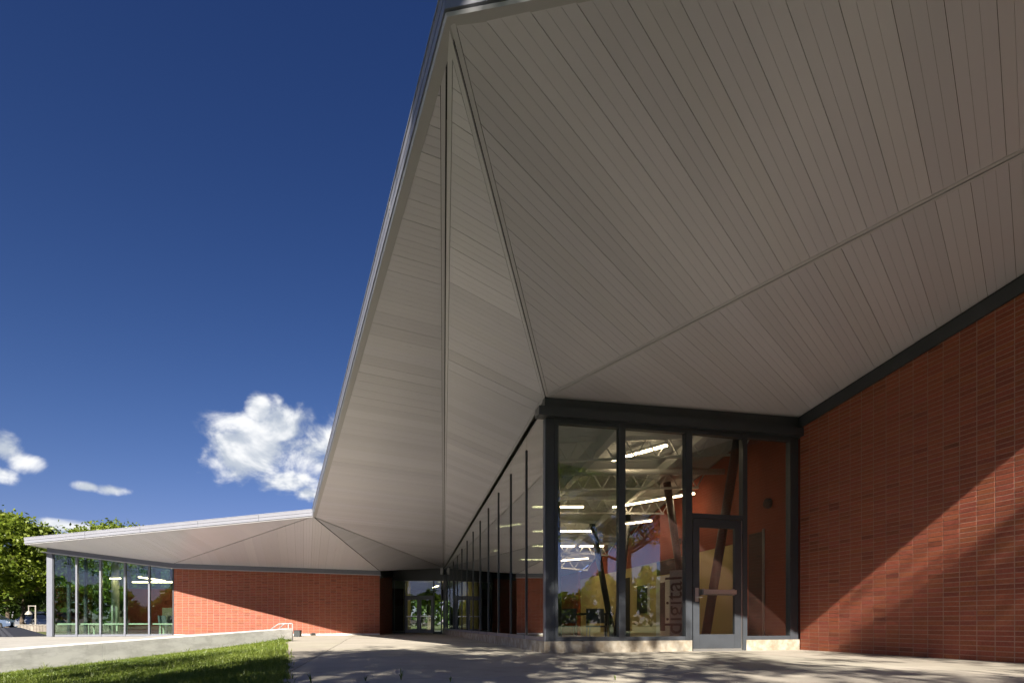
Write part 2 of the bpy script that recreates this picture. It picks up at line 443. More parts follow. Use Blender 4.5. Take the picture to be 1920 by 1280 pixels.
# ================================================================== LIBRARY BUILDING
lib = thing('library_building', 'low modern library with folded metal soffits, red brick walls and tall corner glazing', 'building')
C0 = (.59, 9.745); C1 = (5.69, 11.0); D0 = (-3.5, 28.46); F = (-6.13, 28.46)
A = (-6.0, 25.15); B = (-14.04, 23.0); E = (-18.13, 21.8); W1 = (7.09, 5.6)
hC0, hC1, hD0, hF, hA, hB, hE = 4.48, 4.60, 3.36, 3.25, 2.89, 2.99, 3.47
def V3(p, h): return Vector((p[0], p[1], h))
V = Vector((-.52, 4.43, 5.37)); K = Vector((7.45, 3.2, 5.55)); P = Vector((-6.75, 18.82, 4.14)); T = Vector((-18.61, 21.2, 3.537))
K2 = Vector((13.0, 2.34, 5.68)); T2 = Vector((-23.5, 37, 4.1))
def r2h(x, y): return 4.48 + .0507*(x-.59) - .110*(y-9.745)          # height of the right-hand lower soffit

# ---- soffit facets with individual planks
plank_jobs = []
def facet(pts, plan_dir, width=.10, edge=.056, trims=True, near=None, limit=0, thick=.02, vary=.035):
    pts = [Vector(p) for p in pts]
    o = pts[0]; n = (pts[1]-pts[0]).cross(pts[2]-pts[0]).normalized()
    if n.z > 0: n = -n
    d = Vector((plan_dir[0], plan_dir[1], 0)); d.z = -(n.x*d.x+n.y*d.y)/n.z; u = d.normalized(); v = n.cross(u)
    poly = [((p-o).dot(u), (p-o).dot(v)) for p in pts]
    if area(poly) < 0: poly = poly[::-1]
    def to3(q, lift=0.0): return o + u*q[0] + v*q[1] - n*lift
    back = MB().prism([to3(q, .022) for q in poly], -n*.02).build('soffit', 'void', lib)
    if trims:
        a1 = inset(poly, .0085); a2 = inset(poly, edge-.005)
        if len(a1) == len(a2) == len(poly):
            for i in range(len(poly)):
                # match corners by nearest index
                q = [a1[i], a1[(i+1) % len(a1)], a2[(i+1) % len(a2)], a2[i]]
                if abs(area(q)) > .002:
                    MB().prism([to3(x, -.003) for x in q], -n*.022).build('edge_trim', 'soffit_trim', back)
    inner = inset(poly, edge)
    if len(inner) < 3: print('EMPTY FACET', pts, poly); return back
    vmin = min(p[1] for p in inner); vmax = max(p[1] for p in inner)
    k = 0; y = math.floor(vmin/width)*width; rest = MB(); pieces = []
    tone = 1.0; hue = 1.0
    while y < vmax:
        if k % 3 == 0:
            tone = random.gauss(1.0, vary); tilt = random.uniform(-.03, .03)*vary; hue = random.uniform(.985, 1.01)
        g = .0032 if k % 3 == 0 else .0009
        s = clip_half(clip_half(inner, (0, -1), -(y+g)), (0, 1), y+width-.0009)
        if len(s) >= 3 and abs(area(s)) > 1e-4:
            j = (k % 3)
            def lift(q): return -tilt*((q[1]-y)/width + j - 1.5)
            low = [to3(q, lift(q)) for q in s]; top = [to3(q, thick) for q in s]
            m = len(s)
            t = tone*random.uniform(.99, 1.01)
            pieces.append((low+top, [tuple(range(m)), tuple(range(2*m-1, m-1, -1))] + [(i, i+m, (i+1) % m+m, (i+1) % m) for i in range(m)], (t, t, t*hue),
                           sum((Vector(p) for p in low), Vector())/m))
        y += width; k += 1
    if near is not None: pieces.sort(key=lambda p: (p[3]-near).length)
    for i, (vv, ff, t, c) in enumerate(pieces):
        if i < limit: MB().add(vv, ff, t).build('plank', 'soffit_metal', back, tint=True)
        else: rest.add(vv, ff, t)
    if rest.v: rest.build('planks', 'soffit_metal', back, tint=True, kind='stuff')
    return back
eye = Vector((0, 0, .5))
dm = Vector((14.39, 6.23)).normalized()              # square to the long main eave
dr = (.691, .723)                                    # square to the fold over the brick wall
facet([P, V3(D0, hD0), V], dm, near=V, limit=54)
facet([V, V3(D0, hD0), V3(C0, hC0)], dm, near=V, limit=54)
facet([V, V3(C0, hC0), K], dr, near=eye, limit=95)
wt1 = Vector((7.6, 5.2, r2h(7.6, 5.2)))
C1x = Vector((6.2, 11.12, r2h(6.2, 11.12)))
facet([V3(C0, hC0), C1x, wt1, K], dr, near=eye, limit=95)
dw = Vector((2.38, 11.86)).normalized()
facet([P, V3(A, hA), V3(D0, hD0)], (.95, .3), trims=False, edge=.02, vary=.02)
facet([V3(A, hA), V3(F, hF), V3(D0, hD0)], (.95, .3), trims=False, edge=.02, vary=.02)
facet([P, V3(B, hB), V3(A, hA)], (-.35, .93), trims=False, edge=.02, vary=.02)
facet([T, V3(B, hB), P], dw, trims=False, edge=.02, vary=.02)
facet([T, V3(E, hE), V3(B, hB)], dw, trims=False, edge=.012)
facet([T, T2, V3(E, hE)], dw, trims=False, edge=.02, vary=.02)
facet([T2, Vector((-21.0, 33, 3.75)), V3(E, hE)], dw, trims=False, edge=.02, vary=.02)
facet([K, wt1, Vector((14, 4.2, 5.7)), K2], dr, trims=False, edge=.02, near=eye, limit=0)

# ---- fascia swept along the eaves with mitred corners
EAVE = [T2, T, P, V, K, K2]
def sweep(profile, name, m):
    outs = []
    for i, p in enumerate(EAVE):
        ns = []
        for a, b in ((i-1, i), (i, i+1)):
            if a < 0 or b >= len(EAVE): continue
            d = EAVE[b]-EAVE[a]; d.z = 0; d.normalize(); ns.append(Vector((d.y, -d.x, 0)))
        mit = sum(ns, Vector()).normalized(); mit /= max(.3, mit.dot(ns[0]))
        outs.append(mit)
    v = []; f = []; n = len(profile)
    for p, o in zip(EAVE, outs):
        for (a, z) in profile: v.append(p + o*a + Vector((0, 0, z)))
    for i in range(len(EAVE)-1):
        for k in range(n): f.append((i*n+k, (i+1)*n+k, (i+1)*n+(k+1) % n, i*n+(k+1) % n))
    f += [tuple(range(n)), tuple((len(EAVE)-1)*n+k for k in range(n-1, -1, -1))]
    obj(name, v, f, m, lib)
# outward offset, height
sweep([(-.10, -.012), (.0, -.012), (.012, .012), (-.10, .012)], 'drip_edge', 'drip_metal')
sweep([(-.25, .013), (-.012, .013), (-.012, .030), (-.25, .030)], 'shadow_joint', 'fascia_dark')
sweep([(-.25, .031), (.022, .031), (.022, .128), (-.25, .128)], 'fascia_board', 'fascia_metal')
sweep([(-.25, .129), (.004, .129), (.004, .138), (-.25, .138)], 'shadow_joint', 'fascia_dark')
sweep([(-.25, .139), (.024, .139), (.028, .235), (-.25, .235)], 'gutter', 'fascia_metal')
sweep([(-.25, .236), (.036, .236), (.036, .258), (-.25, .262)], 'coping', 'fascia_metal')

# lap joints in the eave metal
for a_, b_, n_ in ((P, V, 6), (T, P, 5), (V, K, 3)):
    e_ = b_-a_; e_.z = 0; e_.normalize(); o_ = Vector((e_.y, -e_.x, 0))
    for k in range(1, n_):
        c_ = a_.lerp(b_, (k+.15)/n_)
        for (z0, z1, of) in ((.031, .128, .0235), (.139, .235, .0285)):
            MB().bar(c_+o_*of+Vector((0,0,z0)), c_+o_*of+Vector((0,0,z1)), .004, .012, upv=o_).build('lap_joint', 'fascia_dark', lib)
# ---- roof sheet
Mz = Vector((0, 27, 5.0)); up = Vector((0, 0, .24))
rv = [T2+up, T+up, P+up, V+up, K+up, K2+up, Vector((16, 34, 4.6)), Vector((-2, 40, 4.4)), Mz]
inn = [Vector(v) for v in rv]
for i, s in ((1, (.15, .2, 0)), (2, (.1, .25, 0)), (3, (.12, .2, 0)), (4, (0, .2, 0)), (5, (0, .2, 0)), (0, (.2, .1, 0))): inn[i] += Vector(s)
obj('roof', inn, [(1,2,8),(2,3,8),(3,4,8),(4,5,8),(5,6,8),(6,7,8),(7,0,8),(0,1,8)], 'roofing', lib)
MB().tube([P+Vector((-.12, .35, .2)), P+Vector((-.12, .35, .66))], .009, 6).build('lightning_rod', 'silver', lib)

# ---- brickwork
BL, BH, JT = .235, .070, .012
brick_meshes = []
def brick_tint():
    v = min(1.35, max(.62, random.gauss(1.0, .065))); r = random.random()
    if r < .06: v *= .76
    return (v, v*random.uniform(.90, 1.10), v*random.uniform(.88, 1.12))
for i in range(14):
    l, h, d = BL-JT, BH-JT, .03; b = .002
    # brick with softened front arrises: x along wall, y outwards, z up
    vv = [(0,-d,0),(l,-d,0),(l,-d,h),(0,-d,h),(0,-b,0),(l,-b,0),(l,-b,h),(0,-b,h),(b,0,b),(l-b,0,b),(l-b,0,h-b),(b,0,h-b)]
    ff = [(0,1,5,4),(1,2,6,5),(2,3,7,6),(3,0,4,7),(4,5,9,8),(5,6,10,9),(6,7,11,10),(7,4,8,11),(8,9,10,11)]
    brick_meshes.append(mesh_data('brick', vv, ff, 'brick', brick_tint()))
BV = [(0,-.03,0),(1,-.03,0),(1,-.03,1),(0,-.03,1),(0,0,0),(1,0,0),(1,0,1),(0,0,1)]
BF = [(0,1,5,4),(1,2,6,5),(2,3,7,6),(3,0,4,7),(4,5,6,7)]
def brickwork(wall, t0, t1, h0, htop, parent_name='brick_wall', singles=0, depth=.25):
    """mortar slab whose face is 6 mm behind the bricks; htop(t) = top of the wall"""
    slab = MB().hexa(wall.hexa(t0, t1, 0, htop(t0), -depth, -.0025, h1b=htop(t1))).build(parent_name, 'mortar', lib)
    rest = MB(); cells = []
    ncol = int(math.ceil((t1-t0)/BL)); nrow = int(max(htop(t0), htop(t1))/BH)+1
    for c in range(ncol):
        ta = t0 + c*BL + JT/2; tb = min(ta+BL-JT, t1-.002)
        if tb-ta < .02: continue
        for r in range(nrow):
            ha = h0 + r*BH + JT/2
            if ha > htop((ta+tb)/2)-.05: break
            cells.append((ta, tb, ha))
    cam_p = Vector((0, 0, .52))
    def seen(cell):
        p = wall.pt(cell[0], cell[2]); return p.y > 0 and abs(p.x/p.y) < .92 and p.z < 5.0
    order = sorted(cells, key=lambda c: (not seen(c) or c[1]-c[0] < BL-JT-.004, wall.pt(c[0], c[2]).y))
    chosen = set(order[:singles])
    rotz = math.atan2(wall.u.y, wall.u.x)
    mirror = wall.u.cross(Vector((0, 0, 1))).dot(wall.n) > 0
    for c in cells:
        ta, tb, ha = c; j = random.uniform(-.0008, .0008)
        if c in chosen:
            o = add('brick', random.choice(brick_meshes), slab)
            # local x along the wall, local y outwards
            M = Matrix(((wall.u.x, wall.n.x, 0, 0), (wall.u.y, wall.n.y, 0, 0), (0, 0, 1, 0), (0, 0, 0, 1)))
            q = wall.pt(ta, ha, j); M.translation = q
            o.matrix_local = M
        else:
            w = tb-ta; vv = [wall.pt(ta+x*w, ha+z*(BH-JT), y+j) for x, y, z in BV]
            rest.add(vv, BF, brick_tint())
    if rest.v: rest.build('bricks', 'brick', slab, tint=True, kind='stuff')
    return slab
wR = Wall(C1, W1)
if wR.n.x > 0: wR.flip()
def topR(t): p = wR.pt(t, 0); return r2h(p.x, p.y)
brickwork(wR, .03, wR.L, 0.0, lambda t: topR(t)-.08, singles=300)
wRet = Wall(W1, (16, 3.4))
if wRet.n.y > 0: wRet.flip()
brickwork(wRet, .26, wRet.L, 0.0, lambda t: 5.2)
wL = Wall(A, B)
if wL.n.y > 0: wL.flip()
brickwork(wL, 0.0, wL.L-.02, .07, lambda t: hA + (hB-hA)*t/wL.L - .06)
wF = Wall(A, F)
if wF.n.x < 0: wF.flip()
brickwork(wF, .0, wF.L, .05, lambda t: hA + (hF-hA)*t/wF.L - .12)

# ---- dark head flashings under the soffit
def flashing(wall, t0, t1, top, h, o, m, name='head_flashing'):
    MB().hexa(wall.hexa(t0, t1, top(t0)-h, top(t0), -.05, o, h0b=top(t1)-h, h1b=top(t1))).build(name, m, lib)
flashing(wR, .0, wR.L+.0, lambda t: topR(t)-.03, .21, .035, 'dark_frame')
flashing(wR, .0, wR.L+.0, lambda t: topR(t)-.0, .028, .012, 'void', 'shadow_joint')
flashing(wL, -.03, wL.L, lambda t: hA+(hB-hA)*t/wL.L+.035, .205, .05, 'grey_frame')
flashing(wL, -.06, wL.L+.02, lambda t: hA+(hB-hA)*t/wL.L-.171, .035, .13, 'lip_metal', 'shade_lip')
flashing(wF, .02, wF.L, lambda t: hA+(hF-hA)*t/wF.L+.04, .36, .03, 'dark_frame')
wL.box('plinth', 'cast_concrete', lib, .0, wL.L, 0, .07, -.05, .012)

# ---- front corner glazing with single door
wC = Wall(C0, C1)
if wC.n.y > 0: wC.flip()
PL = .205
def headC(t): return 4.13 + (4.20-4.13)*t/wC.L
def sofC(t): p = wC.pt(t, 0); return r2h(p.x, p.y)
glz = MB().hexa(wC.hexa(-.02, wC.L, headC(0)+.16, sofC(0)+.03, -.12, .02, h0b=headC(wC.L)+.16, h1b=sofC(wC.L)+.03)).build('head_beam', 'dark_frame', lib)
MB().hexa(wC.hexa(-.16, wC.L+.06, headC(0), headC(0)+.155, -.10, .13, h0b=headC(wC.L), h1b=headC(wC.L)+.155)).build('shade_ledge', 'dark_frame', lib)
wC.box('plinth', 'concrete_plinth', lib, -.035, 2.865, 0, PL, -.2, .03)
wC.box('plinth', 'concrete_plinth', lib, 4.035, wC.L-.01, 0, PL, -.2, .03)
front = MB().hexa(wC.hexa(0.0, .16, PL, headC(0)-.002, -.16, .02)).build('glazed_screen', 'dark_frame', lib)
def fr(name, t0, t1, h0, h1, o0=-.10, o1=.025, m='dark_frame', par=None, **k): return wC.box(name, m, par or front, t0, t1, h0, h1, o0, o1, **k)
for (a, b) in ((.165, .222), (1.388, 1.512), (2.735, 2.868), (3.962, 4.058), (5.03, 5.10)):
    fr('mullion', a, b, PL if b < 2.8 or a > 4.1 else .0, headC(a)-.003, h1b=headC(b)-.003)
wC.box('end_post', 'dark_frame', front, 5.105, 5.235, PL, headC(5.2)-.002, -.12, .0)
for a, b in ((.224, 1.386), (1.514, 2.733), (4.060, 5.028)):
    fr('bottom_rail', a, b, PL+.002, PL+.075, -.09, .02)
    fr('top_rail', a, b, headC(a)-.085, headC(a)-.004, -.09, .02, h0b=headC(b)-.085, h1b=headC(b)-.004)
    fr('pane', a-.01, b+.01, PL+.065, headC(a)-.08, -.045, -.033, 'glass', h1b=headC(b)-.08)
# door bay
fr('transom_bar', 2.870, 3.960, 2.50, 2.59)
fr('top_rail', 2.870, 3.960, headC(2.9)-.085, headC(2.9)-.004, -.09, .02)
fr('pane', 2.862, 3.968, 2.585, headC(2.9)-.08, -.045, -.033, 'glass')
door = fr('entry_door', 2.895, 3.030, .045, 2.49, -.05, .012)
fr('stile', 3.790, 3.930, .045, 2.49, -.05, .012, par=door)
fr('rail', 3.032, 3.788, .045, .315, -.05, .012, par=door)
fr('rail', 3.032, 3.788, 2.335, 2.49, -.05, .012, par=door)
fr('pane', 3.025, 3.795, .31, 2.34, -.026, -.014, 'glass', par=door)
fr('push_bar', 3.075, 3.78, 1.075, 1.155, .04, .085, 'silver', par=door)
fr('bar_mount', 3.085, 3.125, 1.055, 1.175, .012, .042, 'silver', par=door)
fr('bar_mount', 3.725, 3.765, 1.055, 1.175, .012, .042, 'silver', par=door)
fr('bar_housing', 3.06, 3.775, 1.06, 1.17, -.09, -.05, 'silver', par=door)
fr('lock_plate', 2.935, 3.005, .93, 1.19, .013, .024, 'silver', par=door)
MB().tube([wC.pt(2.97, 1.02, .02), wC.pt(2.97, 1.02, .06), wC.pt(3.06, 1.015, .062)], .011, 8).build('lever_handle', 'silver', door)
fr('kick_sweep', 2.895, 3.93, .012, .044, -.05, .018, 'silver', par=door)
fr('weather_strip', 3.932, 3.948, .012, 2.49, -.05, .02, 'silver', par=door)
wC.box('threshold', 'silver', lib, 2.87, 3.96, 0.001, .011, -.14, .05)

# ---- long curtain wall running back from the corner
wT = Wall(C0, D0)
if wT.n.x > 0: wT.flip()
def sofT(t): return hC0 + (hD0-hC0)*t/wT.L
tH = lambda t: sofT(t)-.36
curt = MB().hexa(wT.hexa(-.005, .06, PL, sofT(0)-.36, -.16, .02)).build('curtain_wall', 'grey_frame', lib)
wT.box('plinth', 'concrete_plinth', lib, .0, wT.L, 0, PL, -.2, .035)
ts = [.06 + 1.495*i for i in range(13)]
for i, t in enumerate(ts):
    t1 = ts[i+1] if i+1 < len(ts) else wT.L-.03
    MB().hexa(wT.hexa(t-.008, t1+.008, PL+.03, sofT(t)-.03, -.05, -.036, h1b=sofT(t1)-.03)).build('pane', 'glass_coated', curt)
    MB().hexa(wT.hexa(t+.03, t1-.03, PL+.002, PL+.075, -.09, .012)).build('bottom_rail', 'grey_frame', curt)
    MB().hexa(wT.hexa(t+.005, t1-.005, sofT(t)-.34, sofT(t)-.035, -.16, -.1, h0b=sofT(t1)-.34, h1b=sofT(t1)-.035)).build('spandrel', 'dark_frame', curt)
    if i: MB().hexa(wT.hexa(t-.022, t+.022, PL+.002, sofT(t)-.36, -.035, -.014)).build('mullion', 'dark_frame', curt)
wT.box('end_post', 'grey_frame', curt, wT.L-.03, wT.L+.05, 0, sofT(wT.L)-.05, -.14, .03)

# ---- recessed entrance with double doors
wE = Wall(D0, F)
if wE.n.y > 0: wE.flip()
ent = wE.box('entrance_screen', 'dark_frame', lib, .0, 2.63, 2.72, 3.42, -.12, .0)
def en(name, t0, t1, h0, h1, m='dark_frame', o0=-.1, o1=.01, par=None): return wE.box(name, m, par or ent, t0, t1, h0, h1, o0, o1)
en('head_trim', .06, 2.60, 2.70, 2.718, 'lip_metal')
for a, b in ((.10, .15), (.49, .545), (1.98, 2.035), (2.53, 2.59)): en('mullion', a, b, .0, 2.70)
en('transom_bar', .548, 1.977, 1.88, 1.95, 'grey_frame')
for a, b in ((.152, .488), (2.037, 2.528)):
    en('pane', a-.005, b+.005, .08, 2.705, 'glass_green', -.05, -.04); en('bottom_rail', a, b, .01, .085)
en('pane', .54, 1.985, 1.945, 2.705, 'glass_green', -.05, -.04)
for a, b, hs in ((.560, 1.255, 1), (1.270, 1.965, 0)):
    dl = en('door_leaf', a, a+.10, .03, 1.875, 'grey_frame', -.06, .0)
    en('stile', b-.10, b, .03, 1.875, 'grey_frame', -.06, .0, dl)
    en('rail', a+.102, b-.102, .03, .22, 'grey_frame', -.06, .0, dl); en('rail', a+.102, b-.102, 1.74, 1.875, 'grey_frame', -.06, .0, dl)
    en('pane', a+.095, b-.095, .215, 1.745, 'glass_green', -.035, -.025, dl)
    en('push_bar', a+.06, b-.06, .86, .91, 'silver', .03, .06, dl)
    x = b-.06 if hs else a+.05
    MB().tube([wE.pt(x, .7, .005), wE.pt(x, .7, .05), wE.pt(x, 1.0, .05), wE.pt(x, 1.0, .005)], .011, 6).build('pull_handle', 'silver', dl)
en('closer_sign', 2.08, 2.48, 1.45, 1.80, 'void', -.09, -.06)
MB().hexa([V3(D0, h)+Vector((dx-.01, dy, 0)) for h in (3.02, 3.34) for dx, dy in ((-.14,-.24),(.0,-.26),(.0,-.02),(-.14,-.02))]).build('conductor_head', 'soffit_trim', lib)

# ---- left wing glazing
wG = Wall(B, E)
if wG.n.y > 0: wG.flip()
def sofG(t): return hB + (hE-hB)*t/wG.L
hw = 4.0
wing = MB().hexa(wG.hexa(wG.L-.06, wG.L+.13, .0, sofG(wG.L)-.20, -.15, .02)).build('glazed_screen', 'grey_frame', lib)
flashing(wG, -.02, wG.L+.10, lambda t: sofG(t)+.03, .195, .05, 'grey_frame')
flashing(wG, -.02, wG.L+.26, lambda t: sofG(t)-.168, .04, .15, 'lip_metal', 'shade_lip')
tm = [.02, .88, 1.74, 2.59, 3.40, 4.16]
for i in range(5):
    a, b = tm[i], tm[i+1]
    MB().hexa(wG.hexa(a, b, .06, sofG(a)-.20, -.05, -.038, h1b=sofG(b)-.20)).build('pane', 'glass_green', wing)
    if i: MB().hexa(wG.hexa(a-.03, a+.03, .0, sofG(a)-.205, -.13, .035)).build('mullion', 'grey_frame', wing)
    wG.box('bottom_rail', 'grey_frame', wing, a+.035, b-.035, .0, .08, -.1, .01)
    wG.box('guard_rail', 'interior_green', wing, a+.06, b-.05, .47, .53, -.30, -.16)
wG.box('jamb', 'dark_frame', wing, -.015, .03, .0, sofG(0)-.20, -.12, .02)
wG.box('mullion', 'dark_frame', wing, 4.165, 4.20, .0, sofG(4.1)-.22, -.12, .0)

# ---- interior shell of the hall behind the corner glazing
def quad_wall(name, m, p, q, h0, h1a, h1b, th=.12, par=lib):
    w = Wall(p, q); return MB().hexa(w.hexa(0, w.L, h0, h1a, -th, 0, h1b=h1b)).build(name, m, par)
obj('hall_floor', [(.75,9.98,.004),(5.6,11.2,.004),(2.0,28.3,.004),(-3.3,28.3,.004)], [(0,1,2,3)], 'interior_floor', lib)
obj('lobby_floor', [(-3.4,28.6,.004),(2.0,28.6,.004),(2.0,40,.004),(-12,40,.004),(-12,28.6,.004)], [(0,1,2,3)], 'interior_floor', lib)
RW0 = (5.75, 11.25); RW1 = (2.97, 24.0); RW2 = (2.0, 28.4)
wI = Wall(RW0, RW1)
if wI.n.x > 0: wI.flip()
redw = MB().hexa(wI.hexa(0, wI.L, 2.42, 5.05, -.2, 0, h1b=2.75)).build('interior_wall', 'interior_red', lib)
wI.box('interior_wall', 'interior_red', lib, 0.0, 1.90, 0, 2.418, -.2, 0)
ylw = wI.box('interior_wall', 'interior_yellow', lib, 1.902, wI.L, 0, 2.418, -.2, -.01)
def iw(name, m, t0, t1, h0, h1, o0, o1, par=ylw): return wI.box(name, m, par, t0, t1, h0, h1, o0, o1)
iw('doorway', 'interior_dark', 1.0, 1.5, 0, 2.55, -.04, .006, redw)
iw('door_frame', 'interior_grey', .94, .998, 0, 2.6, -.04, .03, redw)
iw('transom_window', 'interior_dark', 4.2, 6.0, 1.98, 2.40, -.02, .012)
for k, (a, b) in enumerate(((4.2, 5.08), (5.12, 6.0))):
    d_ = iw('interior_door', 'interior_white', a, b, 0, 1.95, -.02, .03)
    iw('vision_panel', 'interior_dark', a+.30, a+.62, .3, 1.75, .02, .036, d_)
iw('wall_window', 'interior_dark', 6.6, 7.4, .85, 1.75, -.02, .015)
iw('window_frame', 'interior_white', 6.5, 6.598, .8, 1.8, -.02, .03)
iw('doorway', 'interior_dark', 8.0, 8.9, 0, 2.1, -.02, .015)
MB().tube([wI.pt(.8, 3.12, .0), wI.pt(.8, 3.12, .07)], .11, 20).build('wall_speaker', 'interior_dark', redw)
MB().tube([wI.pt(4.6, 2.85, .0), wI.pt(4.6, 2.85, .08)], .09, 16).build('wall_speaker', 'interior_dark', redw)
quad_wall('interior_wall', 'interior_red', RW1, RW2, 0, 2.75, 2.75)
# corrugated roof deck, sloping down to the back
DKc = [Vector((.62, 9.95, 4.42)), Vector((5.75, 11.2, 5.08)), Vector((2.97, 24.0, 2.80)), Vector((-2.45, 24.0, 3.55))]
def deckpt(a, b): return (DKc[0]*(1-a)+DKc[1]*a)*(1-b) + (DKc[3]*(1-a)+DKc[2]*a)*b
nb = 150; vv = []; ff = []
prof = [0, 0, .05, .05]
for j in range(nb*4+1):
    b = j/(nb*4); z = (0, .045, .045, 0)[j % 4]
    for i in range(7): p = deckpt(i/6, b); vv.append(p + Vector((0, 0, z)))
for j in range(nb*4):
    for i in range(6): k = j*7+i; ff.append((k, k+1, k+8, k+7))
deck = obj('roof_deck', vv, ff, 'deck_metal', lib)
obj('roof_deck', [DKc[3], DKc[2], Vector((2.0, 40, 2.8)), Vector((-12, 40, 3.1)), Vector((-6.1, 28.6, 3.1)), Vector((-3.5, 28.5, 3.3))], [(0,1,2,3,4,5)], 'deck_metal', lib)
def rafter(a, drop=.14, w=.16, h=.3, b0=0.0, b1=1.0):
    MB().bar(deckpt(a, b0)-Vector((0,0,drop+.06)), deckpt(a, b1)-Vector((0,0,drop+.06)), w, h).build('rafter', 'steel_white', lib)
rafter(.30); rafter(.72, h=.22)
for b in (.10, .24, .38, .54, .70, .86):
    p, q = deckpt(.02, b)-Vector((0,0,.10)), deckpt(.98, b)-Vector((0,0,.10))
    MB().bar(p, q, .09, .10).build('joist', 'steel_white', lib)
    lo = Vector((0, 0, .42)); m_ = MB()
    for k in range(10):
        r0 = p.lerp(q, k/10); r1 = p.lerp(q, (k+1)/10); mid = (r0+r1)/2 - lo
        m_.bar(r0, mid, .025, .025).bar(mid, r1, .025, .025)
    m_.bar(p.lerp(q, .04)-lo, q.lerp(p, .04)-lo, .05, .05)
    m_.build('joist_web', 'steel_white', lib)
MB().tube([(.5, 12.9, 4.02), (5.0, 13.1, 4.10)], .07, 12).build('air_duct', 'steel_white', lib, smooth=True)
def lean(p, q, r=.10): MB().tube([p, q], r, 14).build('leaning_column', 'column_dark', lib, smooth=True)
lean((4.22, 12.2, 0), (4.96, 12.2, 4.55)); lean((4.66, 14.5, 0), (4.05, 14.5, 4.2)); lean((3.2, 17.0, 0), (3.55, 17.0, 3.9)); lean((3.3, 18.0, 0), (2.6, 18.0, 3.8))
lean((.95, 11.6, 0), (.78, 10.4, 4.3)); lean((-1.2, 20.5, 0), (-1.0, 20.5, 3.6), .08)
# partition and bookcase wall at the far end of the lobby
quad_wall('interior_wall', 'interior_grey', (2.0, 39.8), (-3.4, 39.8), 0, 2.8, 2.8)
quad_wall('interior_wall', 'interior_dark', (-7.5, 39.8), (-12, 39.8), 0, 3.2, 3.2)
quad_wall('interior_wall', 'interior_dark', (-3.4, 39.9), (-7.5, 39.9), 2.2, 3.2, 3.2)
quad_wall('interior_wall', 'interior_yellow', (-5.6, 29.3), (-6.2, 34.0), 0, 3.0, 3.0)
quad_wall('interior_wall', 'interior_grey', (2.05, 28.3), (2.05, 39.8), 0, 3.0, 3.0)

# ---- interior shell of the left wing
obj('wing_floor', [(-13.9,23.2,.004),(-18.0,22.0,.004),(-20.9,32.8,.004),(-13.0,31.5,.004)], [(0,1,2,3)], 'interior_floor', lib)
quad_wall('interior_wall', 'interior_red', (-13.6, 23.4), (-13.6, 31.4), 0, 2.9, 3.2)
quad_wall('interior_wall', 'interior_red', (-18.7, 27.0), (-13.7, 27.2), 0, 2.2, 2.2)
clere = quad_wall('clerestory', 'grey_frame', (-18.7, 27.05), (-13.7, 27.25), 2.2, 2.26, 2.26)
for k in range(5):
    w_ = Wall((-18.7+k, 27.05+.04*k), (-17.7+k, 27.09+.04*k)); MB().hexa(w_.hexa(.03, .97, 2.26, 3.2, -.06, -.05)).build('pane', 'glass_green', clere)
    MB().hexa(w_.hexa(-.03, .03, 2.26, 3.2, -.1, 0)).build('mullion', 'grey_frame', clere)
quad_wall('interior_wall', 'interior_green', (-16.4, 26.0), (-14.0, 26.1), 0, 1.25, 1.25)
obj('wing_ceiling', [(-13.9,23.2,3.08),(-18.0,22.0,3.45),(-20.9,32.8,3.7),(-13.0,31.5,3.4)], [(0,1,2,3)], 'interior_grey', lib)
MB().tube([(-17.45, 24.4, 0), (-17.45, 24.4, 3.4)], .15, 16).build('round_column', 'interior_green', lib, smooth=True)
wS = Wall(E, (-20.9, 32.8))
side = wS.box('glazed_screen', 'grey_frame', lib, .2, wS.L, .0, .07, -.08, .0)
for k in range(1, 9):
    t = .1 + k*1.4
    if t < wS.L:
        wS.box('mullion', 'dark_frame', side, t-.035, t+.035, .07, 3.55, -.13, .0)
        wS.box('pane', 'glass_green', side, t-1.36, t-.04, .07, 3.55, -.05, -.04)
wH = Wall((-20.9, 32.8), (-13.2, 31.6))
back_s = wH.box('glazed_screen', 'grey_frame', lib, 0, wH.L, .0, .07, -.08, .0)
for k in range(6):
    t = k*1.5
    wH.box('mullion', 'dark_frame', back_s, t-.035, t+.035, .07, 3.6, -.13, .0)
    if k < 5: wH.box('pane', 'glass_green', back_s, t+.04, t+1.46, .07, 3.6, -.05, -.04)

# ================================================================== hanging light bars
def light_bar(p, q, label, ceil, group='suspended light bars in the hall'):
    th = thing('light_bar', label, 'pendant light', group, loc=p)
    p = Vector(p); q = Vector(q) - p; z = Vector((0, 0, 0))
    MB().bar(z+Vector((0,0,.05)), q+Vector((0,0,.05)), .09, .05).build('housing', 'lamp_housing', th)
    MB().bar(z+Vector((0,0,.005)), q+Vector((0,0,.005)), .07, .036).build('diffuser', 'lamp_glow', th)
    for s in (.12, .88):
        c = q*s
        MB().tube([c+Vector((0,0,.07)), c+Vector((0,0,ceil))], .004, 5).build('hanger', 'lamp_housing', th)
light_bar((2.36,13.0,4.33), (3.32,11.9,4.33), 'topmost suspended light bar behind the second pane of the corner glazing', .30)
light_bar((2.92,16.0,3.86), (4.70,14.3,3.86), 'long slanting light bar below the topmost one, crossing the door mullion', .25)
light_bar((3.42,17.0,3.55), (4.12,16.4,3.55), 'short slanting light bar just above the red wall top', .25)
light_bar((.55,15.0,3.66), (1.93,15.0,3.66), 'upper level light bar behind the pane beside the corner post', .30)
light_bar((.66,18.0,3.50), (2.73,18.0,3.50), 'middle level light bar behind the pane beside the corner post', .20)
light_bar((.73,20.0,3.30), (3.30,20.0,3.30), 'lowest long level light bar behind the pane beside the corner post', .20)
